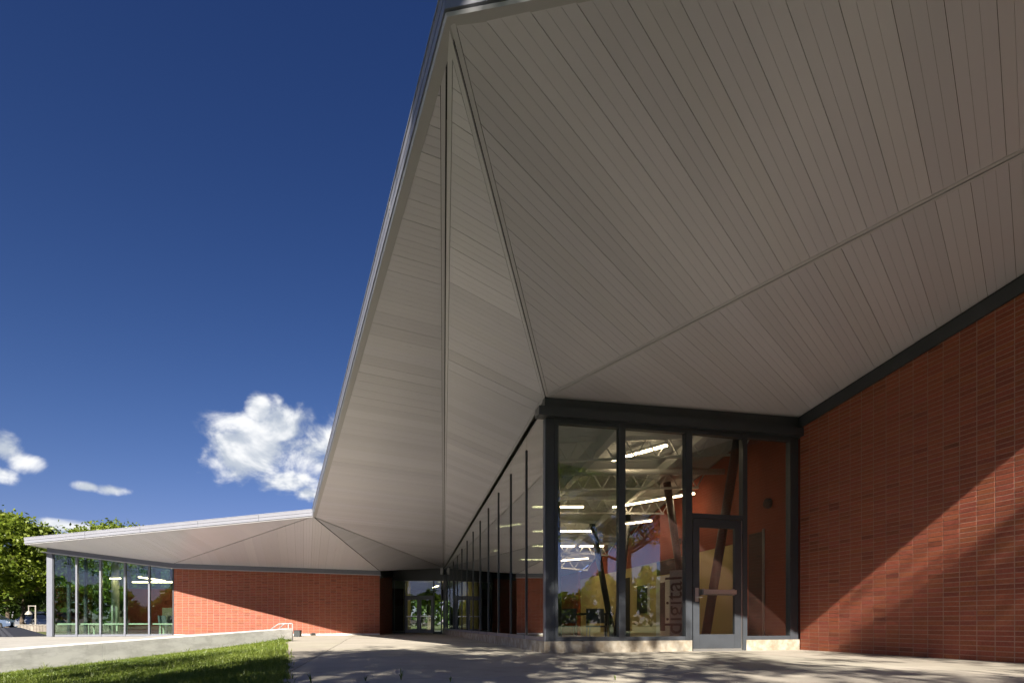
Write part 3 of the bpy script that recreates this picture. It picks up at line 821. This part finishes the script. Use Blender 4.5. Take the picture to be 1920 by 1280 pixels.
light_bar((1.9,22.0,3.0), (2.9,21.2,3.0), 'small tilted light bar deep in the hall above the trees', .25)
light_bar((.3,22.5,3.1), (1.6,22.5,3.1), 'farthest small light bar deep in the hall', .25)
light_bar((-.5,17.0,3.45), (.2,16.4,3.45), 'light bar glimpsed through the nearer curtain wall panes', .35)
light_bar((-1.4,21.0,3.2), (-.5,20.4,3.2), 'light bar glimpsed through the middle curtain wall panes', .35)
light_bar((-17.45,24.1,2.46), (-16.95,24.0,2.46), 'short light bar beside the pale green column in the left wing', .70, 'suspended light bars in the left wing')
light_bar((-17.1,25.0,2.37), (-15.3,25.0,2.37), 'level light bar over the red wall in the left wing', .75, 'suspended light bars in the left wing')
light_bar((-16.0,23.8,2.50), (-16.3,26.6,2.50), 'slanting light bar nearest the brick wall in the left wing', .65, 'suspended light bars in the left wing')
light_bar((-4.7,33.0,2.65), (-4.2,31.6,2.65), 'light bar above the recessed entrance doors', .42)

# ================================================================== furniture
def table(name, label, x, y, w, d, h, rz=0.0, m='interior_dark'):
    th = thing(name, label, 'table', loc=(x, y, .004)); th.rotation_euler = (0, 0, rz)
    MB().box((-w/2,-d/2,h-.04),(w/2,d/2,h)).build('table_top', m, th)
    for sx in (-1, 1):
        for sy in (-1, 1): MB().box((sx*(w/2-.06)-.025, sy*(d/2-.06)-.025, 0), (sx*(w/2-.06)+.025, sy*(d/2-.06)+.025, h-.04)).build('leg', m, th)
    return th
def chair(label, x, y, rz, group):
    th = thing('chair', label, 'chair', group, loc=(x, y, .004)); th.rotation_euler = (0, 0, rz)
    MB().box((-.22,-.22,.43),(.22,.22,.47)).build('seat', 'chair_grey', th)
    MB().hexa([(-.21,.20,.52),(.21,.20,.52),(.21,.23,.52),(-.21,.23,.52),(-.20,.26,.85),(.20,.26,.85),(.20,.285,.85),(-.20,.285,.85)]).build('backrest', 'chair_grey', th)
    for sx in (-1, 1):
        MB().tube([(sx*.2,.2,.45),(sx*.2,.25,.7)], .012, 6).build('back_post', 'silver', th)
        for sy in (-1, 1): MB().tube([(sx*.19,sy*.19,.43),(sx*.22,sy*.22,0)], .012, 6).build('leg', 'silver', th)
table('reading_table', 'dark long table behind the pane beside the corner post', 1.55, 13.2, 1.6, .7, .76)
table('reading_table', 'dark table farther back in the hall', .6, 18.0, 2.0, .8, .76)
chair('chair pulled up to the long table, left one', 1.25, 12.75, math.pi, 'chairs at the hall table')
chair('chair pulled up to the long table, right one', 1.95, 12.75, math.pi-.3, 'chairs at the hall table')
table('study_table', 'pale green table in the left wing near the column', -17.0, 23.2, 1.1, .6, .50, .3, 'interior_green')
table('study_table', 'pale green table in the left wing next to the brick wall', -14.9, 24.4, 1.0, .6, .50, .3, 'interior_green')
chair('grey chair at the left wing table next to the brick wall', -14.8, 23.8, 2.9, 'chairs in the left wing')
chair('grey chair farther inside the left wing', -15.4, 25.1, .4, 'chairs in the left wing')
sb = thing('sign_banner', 'tall pale grey panel lettered digital standing inside the glazing', 'sign', loc=(3.72, 12.55, .004))
sb.rotation_euler = (0, 0, R(-38))
MB().box((-.16, 0, .0), (.20, .04, 1.72)).build('panel', 'interior_grey', sb)
MB().box((-.20, -.08, .0), (.24, .12, .02)).build('base_plate', 'interior_dark', sb)
tc_ = bpy.data.curves.new('lettering', 'FONT'); tc_.body = 'digital'; tc_.size = .40; tc_.extrude = .002
tmp = bpy.data.objects.new('tmp_lettering', tc_); COL.objects.link(tmp)
dg = bpy.context.evaluated_depsgraph_get(); dg.update()
lme = bpy.data.meshes.new_from_object(tmp.evaluated_get(dg)); bpy.data.objects.remove(tmp)
lme.materials.clear(); lme.materials.append(MATS['letter_ink'])
xs = [v.co.x for v in lme.vertices]; sc_ = 1.28/(max(xs)-min(xs))
lt = add('lettering', lme, sb)
lt.matrix_local = Matrix.Translation((.125, -.004, .26)) @ Matrix.Rotation(R(90), 4, 'X') @ Matrix.Rotation(R(90), 4, 'Z') @ Matrix.Scale(sc_, 4)

# ================================================================== low concrete wall, ramp and rail
cw = thing('retaining_wall', 'low pale board-marked concrete wall running beside the lawn', 'wall')
wW = Wall((-6.42, 16.2), (-9.9, -2.6))
if wW.n.x < 0: wW.flip()
def topW(t): return .375 - .0335*t                    # the wall steps down with the slope of the lawn
def footW(t): return -.0385*t
segs = [0, 6.1, 12.2, wW.L]
for a, b in zip(segs, segs[1:]):
    g = .004
    m_ = MB(); bv = .012
    vs_ = []
    for t in (a+g, b-g):
        h = topW(t); lo_ = footW(t)-.25
        vs_ += [wW.pt(t,lo_,0), wW.pt(t,h-bv,0), wW.pt(t,h,-bv), wW.pt(t,h,-.30+bv), wW.pt(t,h-bv,-.30), wW.pt(t,lo_,-.30)]
    m_.add(vs_, [(0,1,7,6),(1,2,8,7),(2,3,9,8),(3,4,10,9),(4,5,11,10),(5,0,6,11),(5,4,3,2,1,0),(6,7,8,9,10,11)])
    m_.build('wall_section', 'cast_concrete', cw)
pa = [wW.pt(t, topW(t)-.03, -.302) for t in (0.15, 7, 13, wW.L)]
pb = [Vector((-7.0, 16.69, .31)), Vector((-11.8, 12.59, .06)), Vector((-20, 9.39, -.02)), Vector((-20, -2.8, -.3))]
obj('path', pa + pb + [v - Vector((0, 0, 1)) for v in pb], [(0,1,5,4),(1,2,6,5),(2,3,7,6),(4,5,9,8),(5,6,10,9),(6,7,11,10)], 'path_concrete', kind='structure')
hr = thing('handrail', 'short galvanised stair handrail rising behind the end of the concrete wall', 'handrail', loc=(-6.78, 16.1, 0))
for k, dx in enumerate((0, .07)):
    MB().tube([(-.35+dx*2,.25*k,.26),(0+dx,.25*k,.505),(.16+dx,.25*k,.515),(.23+dx,.25*k,.515)], .017, 8).build('rail', 'rail_steel', hr, smooth=True)
MB().tube([(.29,.0,.0),(.29,.0,.515),(.20,.0,.515)], .017, 8).build('post', 'rail_steel', hr)
MB().tube([(.31,.25,.0),(.31,.25,.515),(.20,.25,.515)], .017, 8).build('post', 'rail_steel', hr)
ub = thing('utility_box', 'small dark box standing just behind the end of the concrete wall', 'box', loc=(-8.3, 21.6, 0))
MB().box((-.16,-.1,.0),(.07,.1,.24)).build('cabinet', 'box_dark', ub); MB().box((-.17,-.11,.24),(.08,.11,.26)).build('lid', 'fascia_dark', ub)
ol = thing('drain_outlet', 'tiny dark pipe outlet at the foot of the sunlit brick wall', 'drain', loc=(-8.7, 24.15, 0))
MB().tube([(0,.2,.05),(0,-.12,.05)], .05, 10).build('pipe', 'box_dark', ol); MB().box((-.07,.15,0),(.07,.2,.11)).build('flange', 'box_dark', ol)

# ================================================================== grass
def grass_blades():
    n = 300000
    # sample near-weighted positions in the strip between the plaza edge and the concrete wall
    EY, EX = [-16.2, -10.6, -4.83, -.6, 2.6], [-6.74, -4.36, -2.03, -.35, .3]
    y = rng.uniform(0.6, 16.15, n*3); y = np.where(rng.random(n*3) < .5, rng.uniform(3.5, 9.0, n*3), y)
    xe = np.interp(-y, EY, EX) + .035*np.sin(y*6.1) + .03*np.sin(y*15.7+1) + .05*np.abs(rng.normal(size=n*3))*(rng.random(n*3) < .35); xw = -6.42 - (16.2-y)*(3.48/18.8) + .01
    q = rng.random(n*3); x = xw + (xe-xw)*q
    keep = (np.abs(x) < y*.96+.2)
    x, y, q = x[keep][:n], y[keep][:n], q[keep][:n]; n = len(x)
    edge = np.abs(x-np.interp(-y, EY, EX))
    h = rng.gamma(6, .0046, n) * (1 + .8*np.exp(-edge/.2)) * (1 + 1.2*(rng.random(n) < .012))
    z0 = .03*np.clip(edge/.3, 0, 1) - (1-q)*.0385*(16.2-y)/.983
    wid = rng.uniform(.0018, .004, n)*(1+y/11)
    az = rng.uniform(0, 2*np.pi, n); lean_ = rng.uniform(.1, .75, n)*h; la = rng.uniform(0, 2*np.pi, n)
    bx, by = np.cos(az)*wid, np.sin(az)*wid
    lx, ly = np.cos(la)*lean_, np.sin(la)*lean_
    v = np.empty((n, 5, 3), np.float32)
    v[:,0] = np.stack([x-bx, y-by, z0-.01], 1); v[:,1] = np.stack([x+bx, y+by, z0-.01], 1)
    v[:,2] = np.stack([x+bx*.8+lx*.35, y+by*.8+ly*.35, z0+h*.6], 1); v[:,3] = np.stack([x-bx*.8+lx*.35, y-by*.8+ly*.35, z0+h*.6], 1)
    v[:,4] = np.stack([x+lx, y+ly, z0+h], 1)
    me = bpy.data.meshes.new('grass')
    me.vertices.add(n*5); me.vertices.foreach_set('co', v.reshape(-1))
    k = np.arange(n)[:,None]*5
    loops = np.concatenate([k+0, k+1, k+2, k+3, k+3, k+2, k+4], 1).astype(np.int32).ravel()
    me.loops.add(n*7); me.loops.foreach_set('vertex_index', loops)
    me.polygons.add(n*2)
    st = (np.arange(n)[:,None]*7 + np.array([0, 4])).ravel().astype(np.int32)
    me.polygons.foreach_set('loop_start', st)
    me.update(calc_edges=True); me.validate()
    t = np.repeat(np.clip(rng.normal(.42, .22, n) + .25*np.sin(x*1.3)*np.sin(y*.9), 0, 1), 5)
    a = me.attributes.new('tint', 'FLOAT_COLOR', 'POINT'); arr = np.ones((n*5, 4), np.float32); arr[:, :3] = t[:, None]
    a.data.foreach_set('color', arr.ravel())
    me.materials.append(MATS['grass_blade'])
    add('grass', me, kind='stuff', label='mown green grass strip between plaza and concrete wall', cat='grass')
grass_blades()
gp = [(-6.72,16.2),(-4.37,10.6),(-2.02,4.83),(-.35,.6),(.3,-2.6),(.3,-6.0)]
gv = []; NX = 6
for x, y in gp:
    xw = -6.42 - (16.2-max(y, -2.6))*(3.48/18.8) - .03; zf = footW((16.2-y)/.983) if y > -2.6 else -.012
    for k in range(NX):
        q = k/(NX-1); gv.append((x+(xw-x)*q, y, zf*q + .02*min(1, 4*q) - (.006 if k == 0 else 0)))
obj('lawn', gv, [(i*NX+k, i*NX+k+1, (i+1)*NX+k+1, (i+1)*NX+k) for i in range(len(gp)-1) for k in range(NX-1)], 'lawn', kind='structure')
# weeds in the paving joints and against the wall
def weed(x, y, label, h=.12, nb=9, z=0.0):
    th = thing('weed', label, 'weed', 'weeds rooted in joints and along the wall', loc=(x, y, z))
    m_ = MB()
    for k in range(nb):
        a = random.uniform(0, 6.28); hh = h*random.uniform(.5, 1.1); l = hh*random.uniform(.2, .7)
        d = Vector((math.cos(a), math.sin(a), 0)); s = Vector((-d.y, d.x, 0))*.004
        m_.add([-s, s, d*l*.4+Vector((0,0,hh*.65))+s, d*l*.4+Vector((0,0,hh*.65))-s, d*l+Vector((0,0,hh))], [(0,1,2,3),(3,2,4)], (random.random(),)*3)
    m_.build('blade', 'grass_blade', th, tint=True)
for x, y, h, l in ((-1.72,4.75,.10,'sprig of grass on the plaza edge at the bottom left of the paving'), (-1.32,5.0,.06,'second sprig of grass from the lawn on the paving'), (-1.02,5.1,.12,'tall single sprig of grass on the near paving'),
                (-.55,4.95,.05,'low sprig of grass on the near paving below the curtain wall'), (.95,5.1,.05,'tiny sprig of grass on the paving below the corner post')):
    weed(x, y, l, h)
for t, l in ((4.1,'weed at the wall foot nearest the handrail'), (7.2,'weed at the wall foot midway along the concrete wall'), (8.6,'weed with bent stems against the middle of the concrete wall'), (10.3,'weed at the wall foot nearest the left edge')):
    p = wW.pt(t, footW(t), .06); weed(p.x, p.y, l, .16, 12, p.z)

# ================================================================== trees
def tree_meshes(seed, height, radius, base, leaves, leaf, trunk_r, openness=.5, clump=.85):
    rs = np.random.default_rng(seed); rd = random.Random(seed)
    tr = MB(); tips = []
    def branch(p, d, length, r, depth):
        pts = [p]; dd = d.normalized(); n = 4
        for k in range(n):
            dd = (dd + Vector((rd.uniform(-.18,.18), rd.uniform(-.18,.18), rd.uniform(-.04,.14)))).normalized()
            pts.append(pts[-1] + dd*length/n)
        tr.tube(pts, [r*(1-.5*k/n) for k in range(n+1)], 7 if depth < 2 else 5, cap=False)
        if depth >= 3:
            tips.extend([pts[-1], pts[2]]); return
        for k in range(rd.randint(3, 4)):
            q = pts[rd.randint(2, n)]
            a = rd.uniform(0, 6.283); side = Vector((math.cos(a), math.sin(a), rd.uniform(-.15, .5)))
            branch(q, (dd*.55 + side*.8), length*rd.uniform(.58, .78), r*.5, depth+1)
        tips.append(pts[-1])
    lead = [Vector((0,0,-.1)), Vector((rd.uniform(-.1,.1), rd.uniform(-.1,.1), base*.5)), Vector((rd.uniform(-.2,.2), rd.uniform(-.2,.2), base)),
            Vector((rd.uniform(-.3,.3), rd.uniform(-.3,.3), base+(height-base)*.35)), Vector((rd.uniform(-.3,.3), rd.uniform(-.3,.3), base+(height-base)*.7))]
    tr.tube(lead, [trunk_r*1.25, trunk_r, trunk_r*.85, trunk_r*.5, trunk_r*.22], 10, cap=False)
    nl = 9
    for k in range(nl):
        s = k/nl; q = lead[2].lerp(lead[4], s); a = k*2.4+rd.uniform(-.4,.4)
        branch(q, Vector((math.cos(a), math.sin(a), .35+.6*s)), radius*(.62-.22*s), trunk_r*(.42-.2*s), 1)
    # keep twig tips inside an uneven crown, add clump centres
    c = np.array([tuple(t) for t in tips]); cz = base+(height-base)*.52; hz = (height-base)*.5
    ph = rs.uniform(0, 6.28, 4)
    def lim(p):
        az = np.arctan2(p[:,1], p[:,0]); return 1 + .13*np.sin(3*az+ph[0]) + .09*np.sin(5*az+ph[1]) + .1*np.sin(p[:,2]*1.5+ph[2])
    extra = rs.normal(size=(900, 3)); extra /= np.linalg.norm(extra, axis=1)[:,None]; extra *= rs.uniform(.45, 1, 900)[:,None]**.6
    extra = extra*np.array([radius, radius, hz]) + np.array([0, 0, cz])
    c = np.concatenate([c, extra[:int(len(tips)*.35)+60]])
    e = (c-np.array([0,0,cz]))/np.array([radius, radius, hz])
    nrm = np.linalg.norm(e, axis=1)/lim(c)
    over = nrm > 1
    c[over] = np.array([0,0,cz]) + (c-np.array([0,0,cz]))[over]/nrm[over][:,None]*rs.uniform(.85, 1, over.sum())[:,None]
    keepc = rs.random(len(c)) > openness*.5
    c = c[keepc]
    w = rs.gamma(2, 1, len(c)); w /= w.sum()
    ci = rs.choice(len(c), leaves, p=w)
    pos = c[ci] + rs.normal(size=(leaves, 3))*np.array([clump, clump, clump*.62])*.5*rs.uniform(.4, 1.1, len(c))[ci][:,None]
    nv = rs.normal(size=(leaves, 3)); nv[:,2] = np.abs(nv[:,2])+.25; nv /= np.linalg.norm(nv, axis=1)[:,None]
    ax = np.cross(nv, rs.normal(size=(leaves, 3))); ax /= np.linalg.norm(ax, axis=1)[:,None]
    bx = np.cross(nv, ax); s = leaf*rs.uniform(.6, 1.25, leaves)[:,None]
    v = np.empty((leaves, 4, 3), np.float32)
    v[:,0] = pos-ax*s*.62; v[:,1] = pos+bx*s*.36-nv*s*.08; v[:,2] = pos+ax*s*.62-nv*s*.12; v[:,3] = pos-bx*s*.36-nv*s*.08
    me = bpy.data.meshes.new('crown'); me.vertices.add(leaves*4); me.vertices.foreach_set('co', v.reshape(-1))
    me.loops.add(leaves*4); me.loops.foreach_set('vertex_index', np.arange(leaves*4, dtype=np.int32))
    me.polygons.add(leaves); me.polygons.foreach_set('loop_start', np.arange(leaves, dtype=np.int32)*4)
    me.update(calc_edges=True)
    tt = np.clip(rs.normal(.5, .2, leaves) + (rs.random(len(c))[ci]-.5)*.5, 0, 1)
    at = me.attributes.new('tint', 'FLOAT_COLOR', 'POINT'); arr = np.ones((leaves*4, 4), np.float32); arr[:, :3] = np.repeat(tt, 4)[:, None]
    at.data.foreach_set('color', arr.ravel())
    tm_ = mesh_data('trunk', tr.v, tr.f, 'bark'); tm_.polygons.foreach_set('use_smooth', [True]*len(tm_.polygons))
    return tm_, me
def plant_tree(meshes, loc, rz, sc, label, leafm, name='shade_tree', group=None):
    th = thing(name, label, 'tree', group, loc=loc); th.rotation_euler = (0, 0, rz); th.scale = (sc, sc, sc)
    add('trunk', meshes[0], th)
    cr = meshes[1]
    if not cr.materials: cr.materials.append(MATS[leafm])
    add('crown', cr, th)
    return th
near_tree = tree_meshes(3, 13.5, 4.6, 4.2, 16500, .155, .24, .9, .95)
near_tree2 = tree_meshes(5, 13.0, 4.8, 4.4, 15500, .155, .26, .9, .95)
far_tree = tree_meshes(9, 8.6, 3.9, 1.9, 30000, .24, .20, .25, .95)
far_tree2 = tree_meshes(12, 9.6, 4.2, 2.2, 26000, .26, .22, .35, 1.0)
TR = 'trees shading the lawn behind the viewpoint'
plant_tree(near_tree, (.6, -7.5, 0), .3, 1.06, 'shade tree reflected in the corner glazing, dappling the plaza', 'leaf', group=TR)
plant_tree(near_tree2, (7.8, -10.4, 0), 1.4, 1.0, 'shade tree reflected beside the door, dappling the right brick wall', 'leaf', group=TR)
plant_tree(near_tree2, (-2.9, -9.0, 0), 4.4, .98, 'shade tree behind the viewpoint throwing shade over the lawn strip', 'leaf', group=TR)
plant_tree(near_tree2, (12.6, -3.2, 0), 5.5, .9, 'nearest tree reflected in the corner pane beside the post', 'leaf', group=TR)
plant_tree(near_tree, (18.5, -2.8, 0), .9, .95, 'tree reflected across the second pane of the corner glazing', 'leaf', group=TR)
plant_tree(near_tree, (16.5, -9.5, 0), 2.2, 1.05, 'shade tree reflected in the left corner pane, right of the building', 'leaf', group=TR)
plant_tree(near_tree2, (13.0, -16.0, 0), 3.4, 1.1, 'tree farther back on the lawn, reflected in the corner glazing', 'leaf', group=TR)
plant_tree(near_tree, (22.0, -14.0, 0), 4.0, 1.15, 'tree at the far right of the reflected lawn', 'leaf', group=TR)
plant_tree(near_tree, (3.5, -15.5, 0), 5.0, 1.05, 'tree standing between the nearer and farther reflected trees', 'leaf', group=TR)
plant_tree(near_tree2, (4.0, -24.0, 0), 5.1, 1.1, 'tree behind the middle of the reflected lawn', 'leaf', group=TR)
plant_tree(near_tree, (-9.0, -24.0, 0), 5.8, 1.0, 'tree at the left of the reflected lawn', 'leaf', group=TR)
plant_tree(near_tree2, (-19.0, -22.0, 0), 1.0, 1.05, 'tree reflected in the recessed entrance glass', 'leaf', group=TR)
plant_tree(near_tree2, (30.0, -2.0, 0), 2.6, 1.1, 'tree beyond the brick corner, reflected in the corner pane', 'leaf', group=TR)
plant_tree(far_tree, (-37.3, 40.0, 0), .6, 1.0, 'large bright green tree at the left edge beside the glazed wing', 'leaf_bright', name='leafy_tree')
plant_tree(far_tree2, (-41.5, 47.0, 0), 2.0, .72, 'darker tree partly hidden behind the large left tree', 'leaf_dark', name='leafy_tree')
plant_tree(far_tree2, (-49.5, 58.0, 0), 4.1, .70, 'tree in the gap under the left roof tip', 'leaf_dark', name='leafy_tree')
plant_tree(far_tree2, (-46.0, 62.0, 0), 1.1, 1.0, 'left of the two tree tops showing above the wing roof', 'leaf_dark', name='leafy_tree')
plant_tree(far_tree, (-43.0, 61.0, 0), 3.0, 1.34, 'right of the two tree tops showing above the wing roof', 'leaf_dark', name='leafy_tree')
plant_tree(far_tree, (-30.0, 46.0, 0), 3.7, .8, 'tree seen through the panes of the glazed wing', 'leaf', name='leafy_tree')
plant_tree(far_tree2, (-24.5, 44.0, 0), 5.2, .75, 'tree seen through the wing panes beside the column', 'leaf', name='leafy_tree')
plant_tree(far_tree, (-7.0, 47.0, 0), 1.9, .9, 'tree seen through the recessed entrance doors', 'leaf', name='leafy_tree')
plant_tree(far_tree2, (-1.0, 50.0, 0), 2.9, .9, 'tree seen through the glass beside the entrance doors', 'leaf', name='leafy_tree')
plant_tree(far_tree2, (-60.0, 66.0, 0), .2, 1.0, 'distant tree low behind the parked cars', 'leaf_dark', name='leafy_tree')

def far_wood():
    n = 46000
    az = rng.uniform(0, 2*np.pi, n); r = 95 + 14*rng.random(n) + 5*np.sin(az*9)
    top = 8.5 + 2.2*np.sin(az*23+1) + 1.6*np.sin(az*41) + 1.2*np.sin(az*67+2)
    pos = np.stack([np.cos(az)*r, np.sin(az)*r, top*rng.random(n)**.7], 1)
    nv = rng.normal(size=(n, 3)); nv /= np.linalg.norm(nv, axis=1)[:, None]
    ax = np.cross(nv, rng.normal(size=(n, 3))); ax /= np.linalg.norm(ax, axis=1)[:, None]; bx = np.cross(nv, ax)
    s = rng.uniform(.5, 1.1, n)[:, None]
    v = np.stack([pos-ax*s, pos-bx*s*.6, pos+ax*s, pos+bx*s*.6], 1).reshape(-1, 3)
    me = bpy.data.meshes.new('far_wood'); me.from_pydata(v.tolist(), [], np.arange(n*4).reshape(-1, 4).tolist())
    a = me.attributes.new('tint', 'FLOAT_COLOR', 'POINT'); arr = np.ones((n*4, 4), np.float32); arr[:, :3] = np.repeat(rng.random(n), 4)[:, None]
    a.data.foreach_set('color', arr.ravel()); me.materials.append(MATS['leaf_dark'])
    add('far_wood', me, kind='stuff', label='distant belt of trees closing the view round the lawn', cat='wood')
far_wood()

# ================================================================== things at the far left
lp = thing('street_lamp', 'pale lamp post with a hooded lantern on a short arm below the left tree', 'lamp post', loc=(-32.3, 37.6, 0))
MB().lathe([(.10,0),(.10,.12),(.05,.16),(.038,1.75)], (0,0,0), 10).build('pole', 'lamp_paint', lp)
MB().box((-.50,-.025,1.68),(.05,.025,1.73)).build('arm', 'lamp_paint', lp)
MB().tube([(-.46,0,1.66),(-.46,0,1.36)], .03, 8).build('drop_rod', 'lamp_paint', lp)
MB().lathe([(.22,1.12),(.20,1.18),(.10,1.32),(.04,1.38)], (-.46,0,0), 14).build('lantern_hood', 'lamp_paint', lp)
lt_ = MB().lathe([(.10,1.0),(.13,1.06),(.13,1.118)], (-.46,0,0), 12).build('lantern_glass', 'car_glass', lp)
fn = thing('plank_fence', 'low weathered upright-plank wall behind the glazed wing corner', 'fence', loc=(-31.2, 35.0, 0))
MB().box((-.1,.05,0),(5.9,.12,.38)).build('backing', 'box_dark', fn)
for k in range(29):
    v = random.uniform(.7, 1.15)
    MB().box((k*.2,-.0,0),(k*.2+.185,.045,.40),(v, v, v)).build('plank', 'fence_wood', fn, tint=True)
MB().box((-.14,-.04,.402),(5.95,.16,.45)).build('cap', 'lamp_paint', fn)
cv = thing('ribbed_cover', 'low dark ribbed sloping cover at the left edge behind the concrete wall', 'cover', loc=(-20.5, 21.5, 0))
MB().add([(-1.6,0,0),(1.25,0,0),(1.25,1.6,0),(-1.6,1.6,0),(-1.6,.5,.20),(.35,.5,.36),(.35,1.2,.36),(-1.6,1.2,.20)], BOXF).build('body', 'cover_dark', cv)
for k in range(12):
    a = k/11
    p = Vector((-1.6,0,.012)).lerp(Vector((1.2,0,.012)), a); q = Vector((-1.6,.5,.212)).lerp(Vector((.33,.5,.372)), a)
    MB().bar(p, q, .035, .03).build('rib', 'fascia_dark', cv)
def car(label, x, y, rz, paint):
    th = thing('parked_car', label, 'car', 'cars parked along the far street', loc=(x, y, 0)); th.rotation_euler = (0, 0, rz)
    def loft(sections, name, m, par=th):
        v = []; f = []
        for (px, w, z0, z1) in sections: v += [(px,-w,z0),(px,w,z0),(px,w*.96,(z0+z1)*.55),(px,w*.86,z1),(px,-w*.86,z1),(px,-w*.96,(z0+z1)*.55)]
        for i in range(len(sections)-1):
            for k in range(6): f.append((i*6+k, (i+1)*6+k, (i+1)*6+(k+1) % 6, i*6+(k+1) % 6))
        f += [tuple(range(6)), tuple((len(sections)-1)*6+k for k in range(5, -1, -1))]
        return obj(name, v, f, m, par)
    body = loft([(-2.2,.75,.35,.72),(-2.05,.85,.25,.92),(-.9,.88,.22,.95),(1.0,.88,.22,.92),(1.9,.84,.25,.78),(2.2,.7,.35,.62)], 'body', paint)
    loft([(-1.9,.72,.90,.95),(-1.25,.74,.90,1.40),(.1,.74,.90,1.42),(1.05,.72,.88,.93)], 'cabin', 'car_glass')
    loft([(-1.3,.64,1.385,1.42),(-.5,.66,1.39,1.46),(.12,.64,1.385,1.43)], 'roof', paint)
    for sx in (-1.35, 1.35):
        for sy in (-1, 1):
            w = MB().tube([(sx, sy*.72, .31), (sx, sy*.90, .31)], .31, 14).build('wheel', 'tyre', th)
            MB().tube([(sx, sy*.895, .31), (sx, sy*.91, .31)], .19, 12).build('rim', 'silver', w)
    for sy in (-1, 1):
        MB().box((2.08, sy*.55-.14, .56), (2.17, sy*.55+.14, .68)).build('headlight', 'lip_metal', th)
car('silver car parked beyond the lamp post', -40.6, 48.5, .1, 'car_silver')
car('dark car parked next to the wing corner', -41.2, 52.3, .05, 'car_dark')
car('dark blue car at the left edge beyond the tree trunk', -47.5, 50.5, .1, 'car_blue')
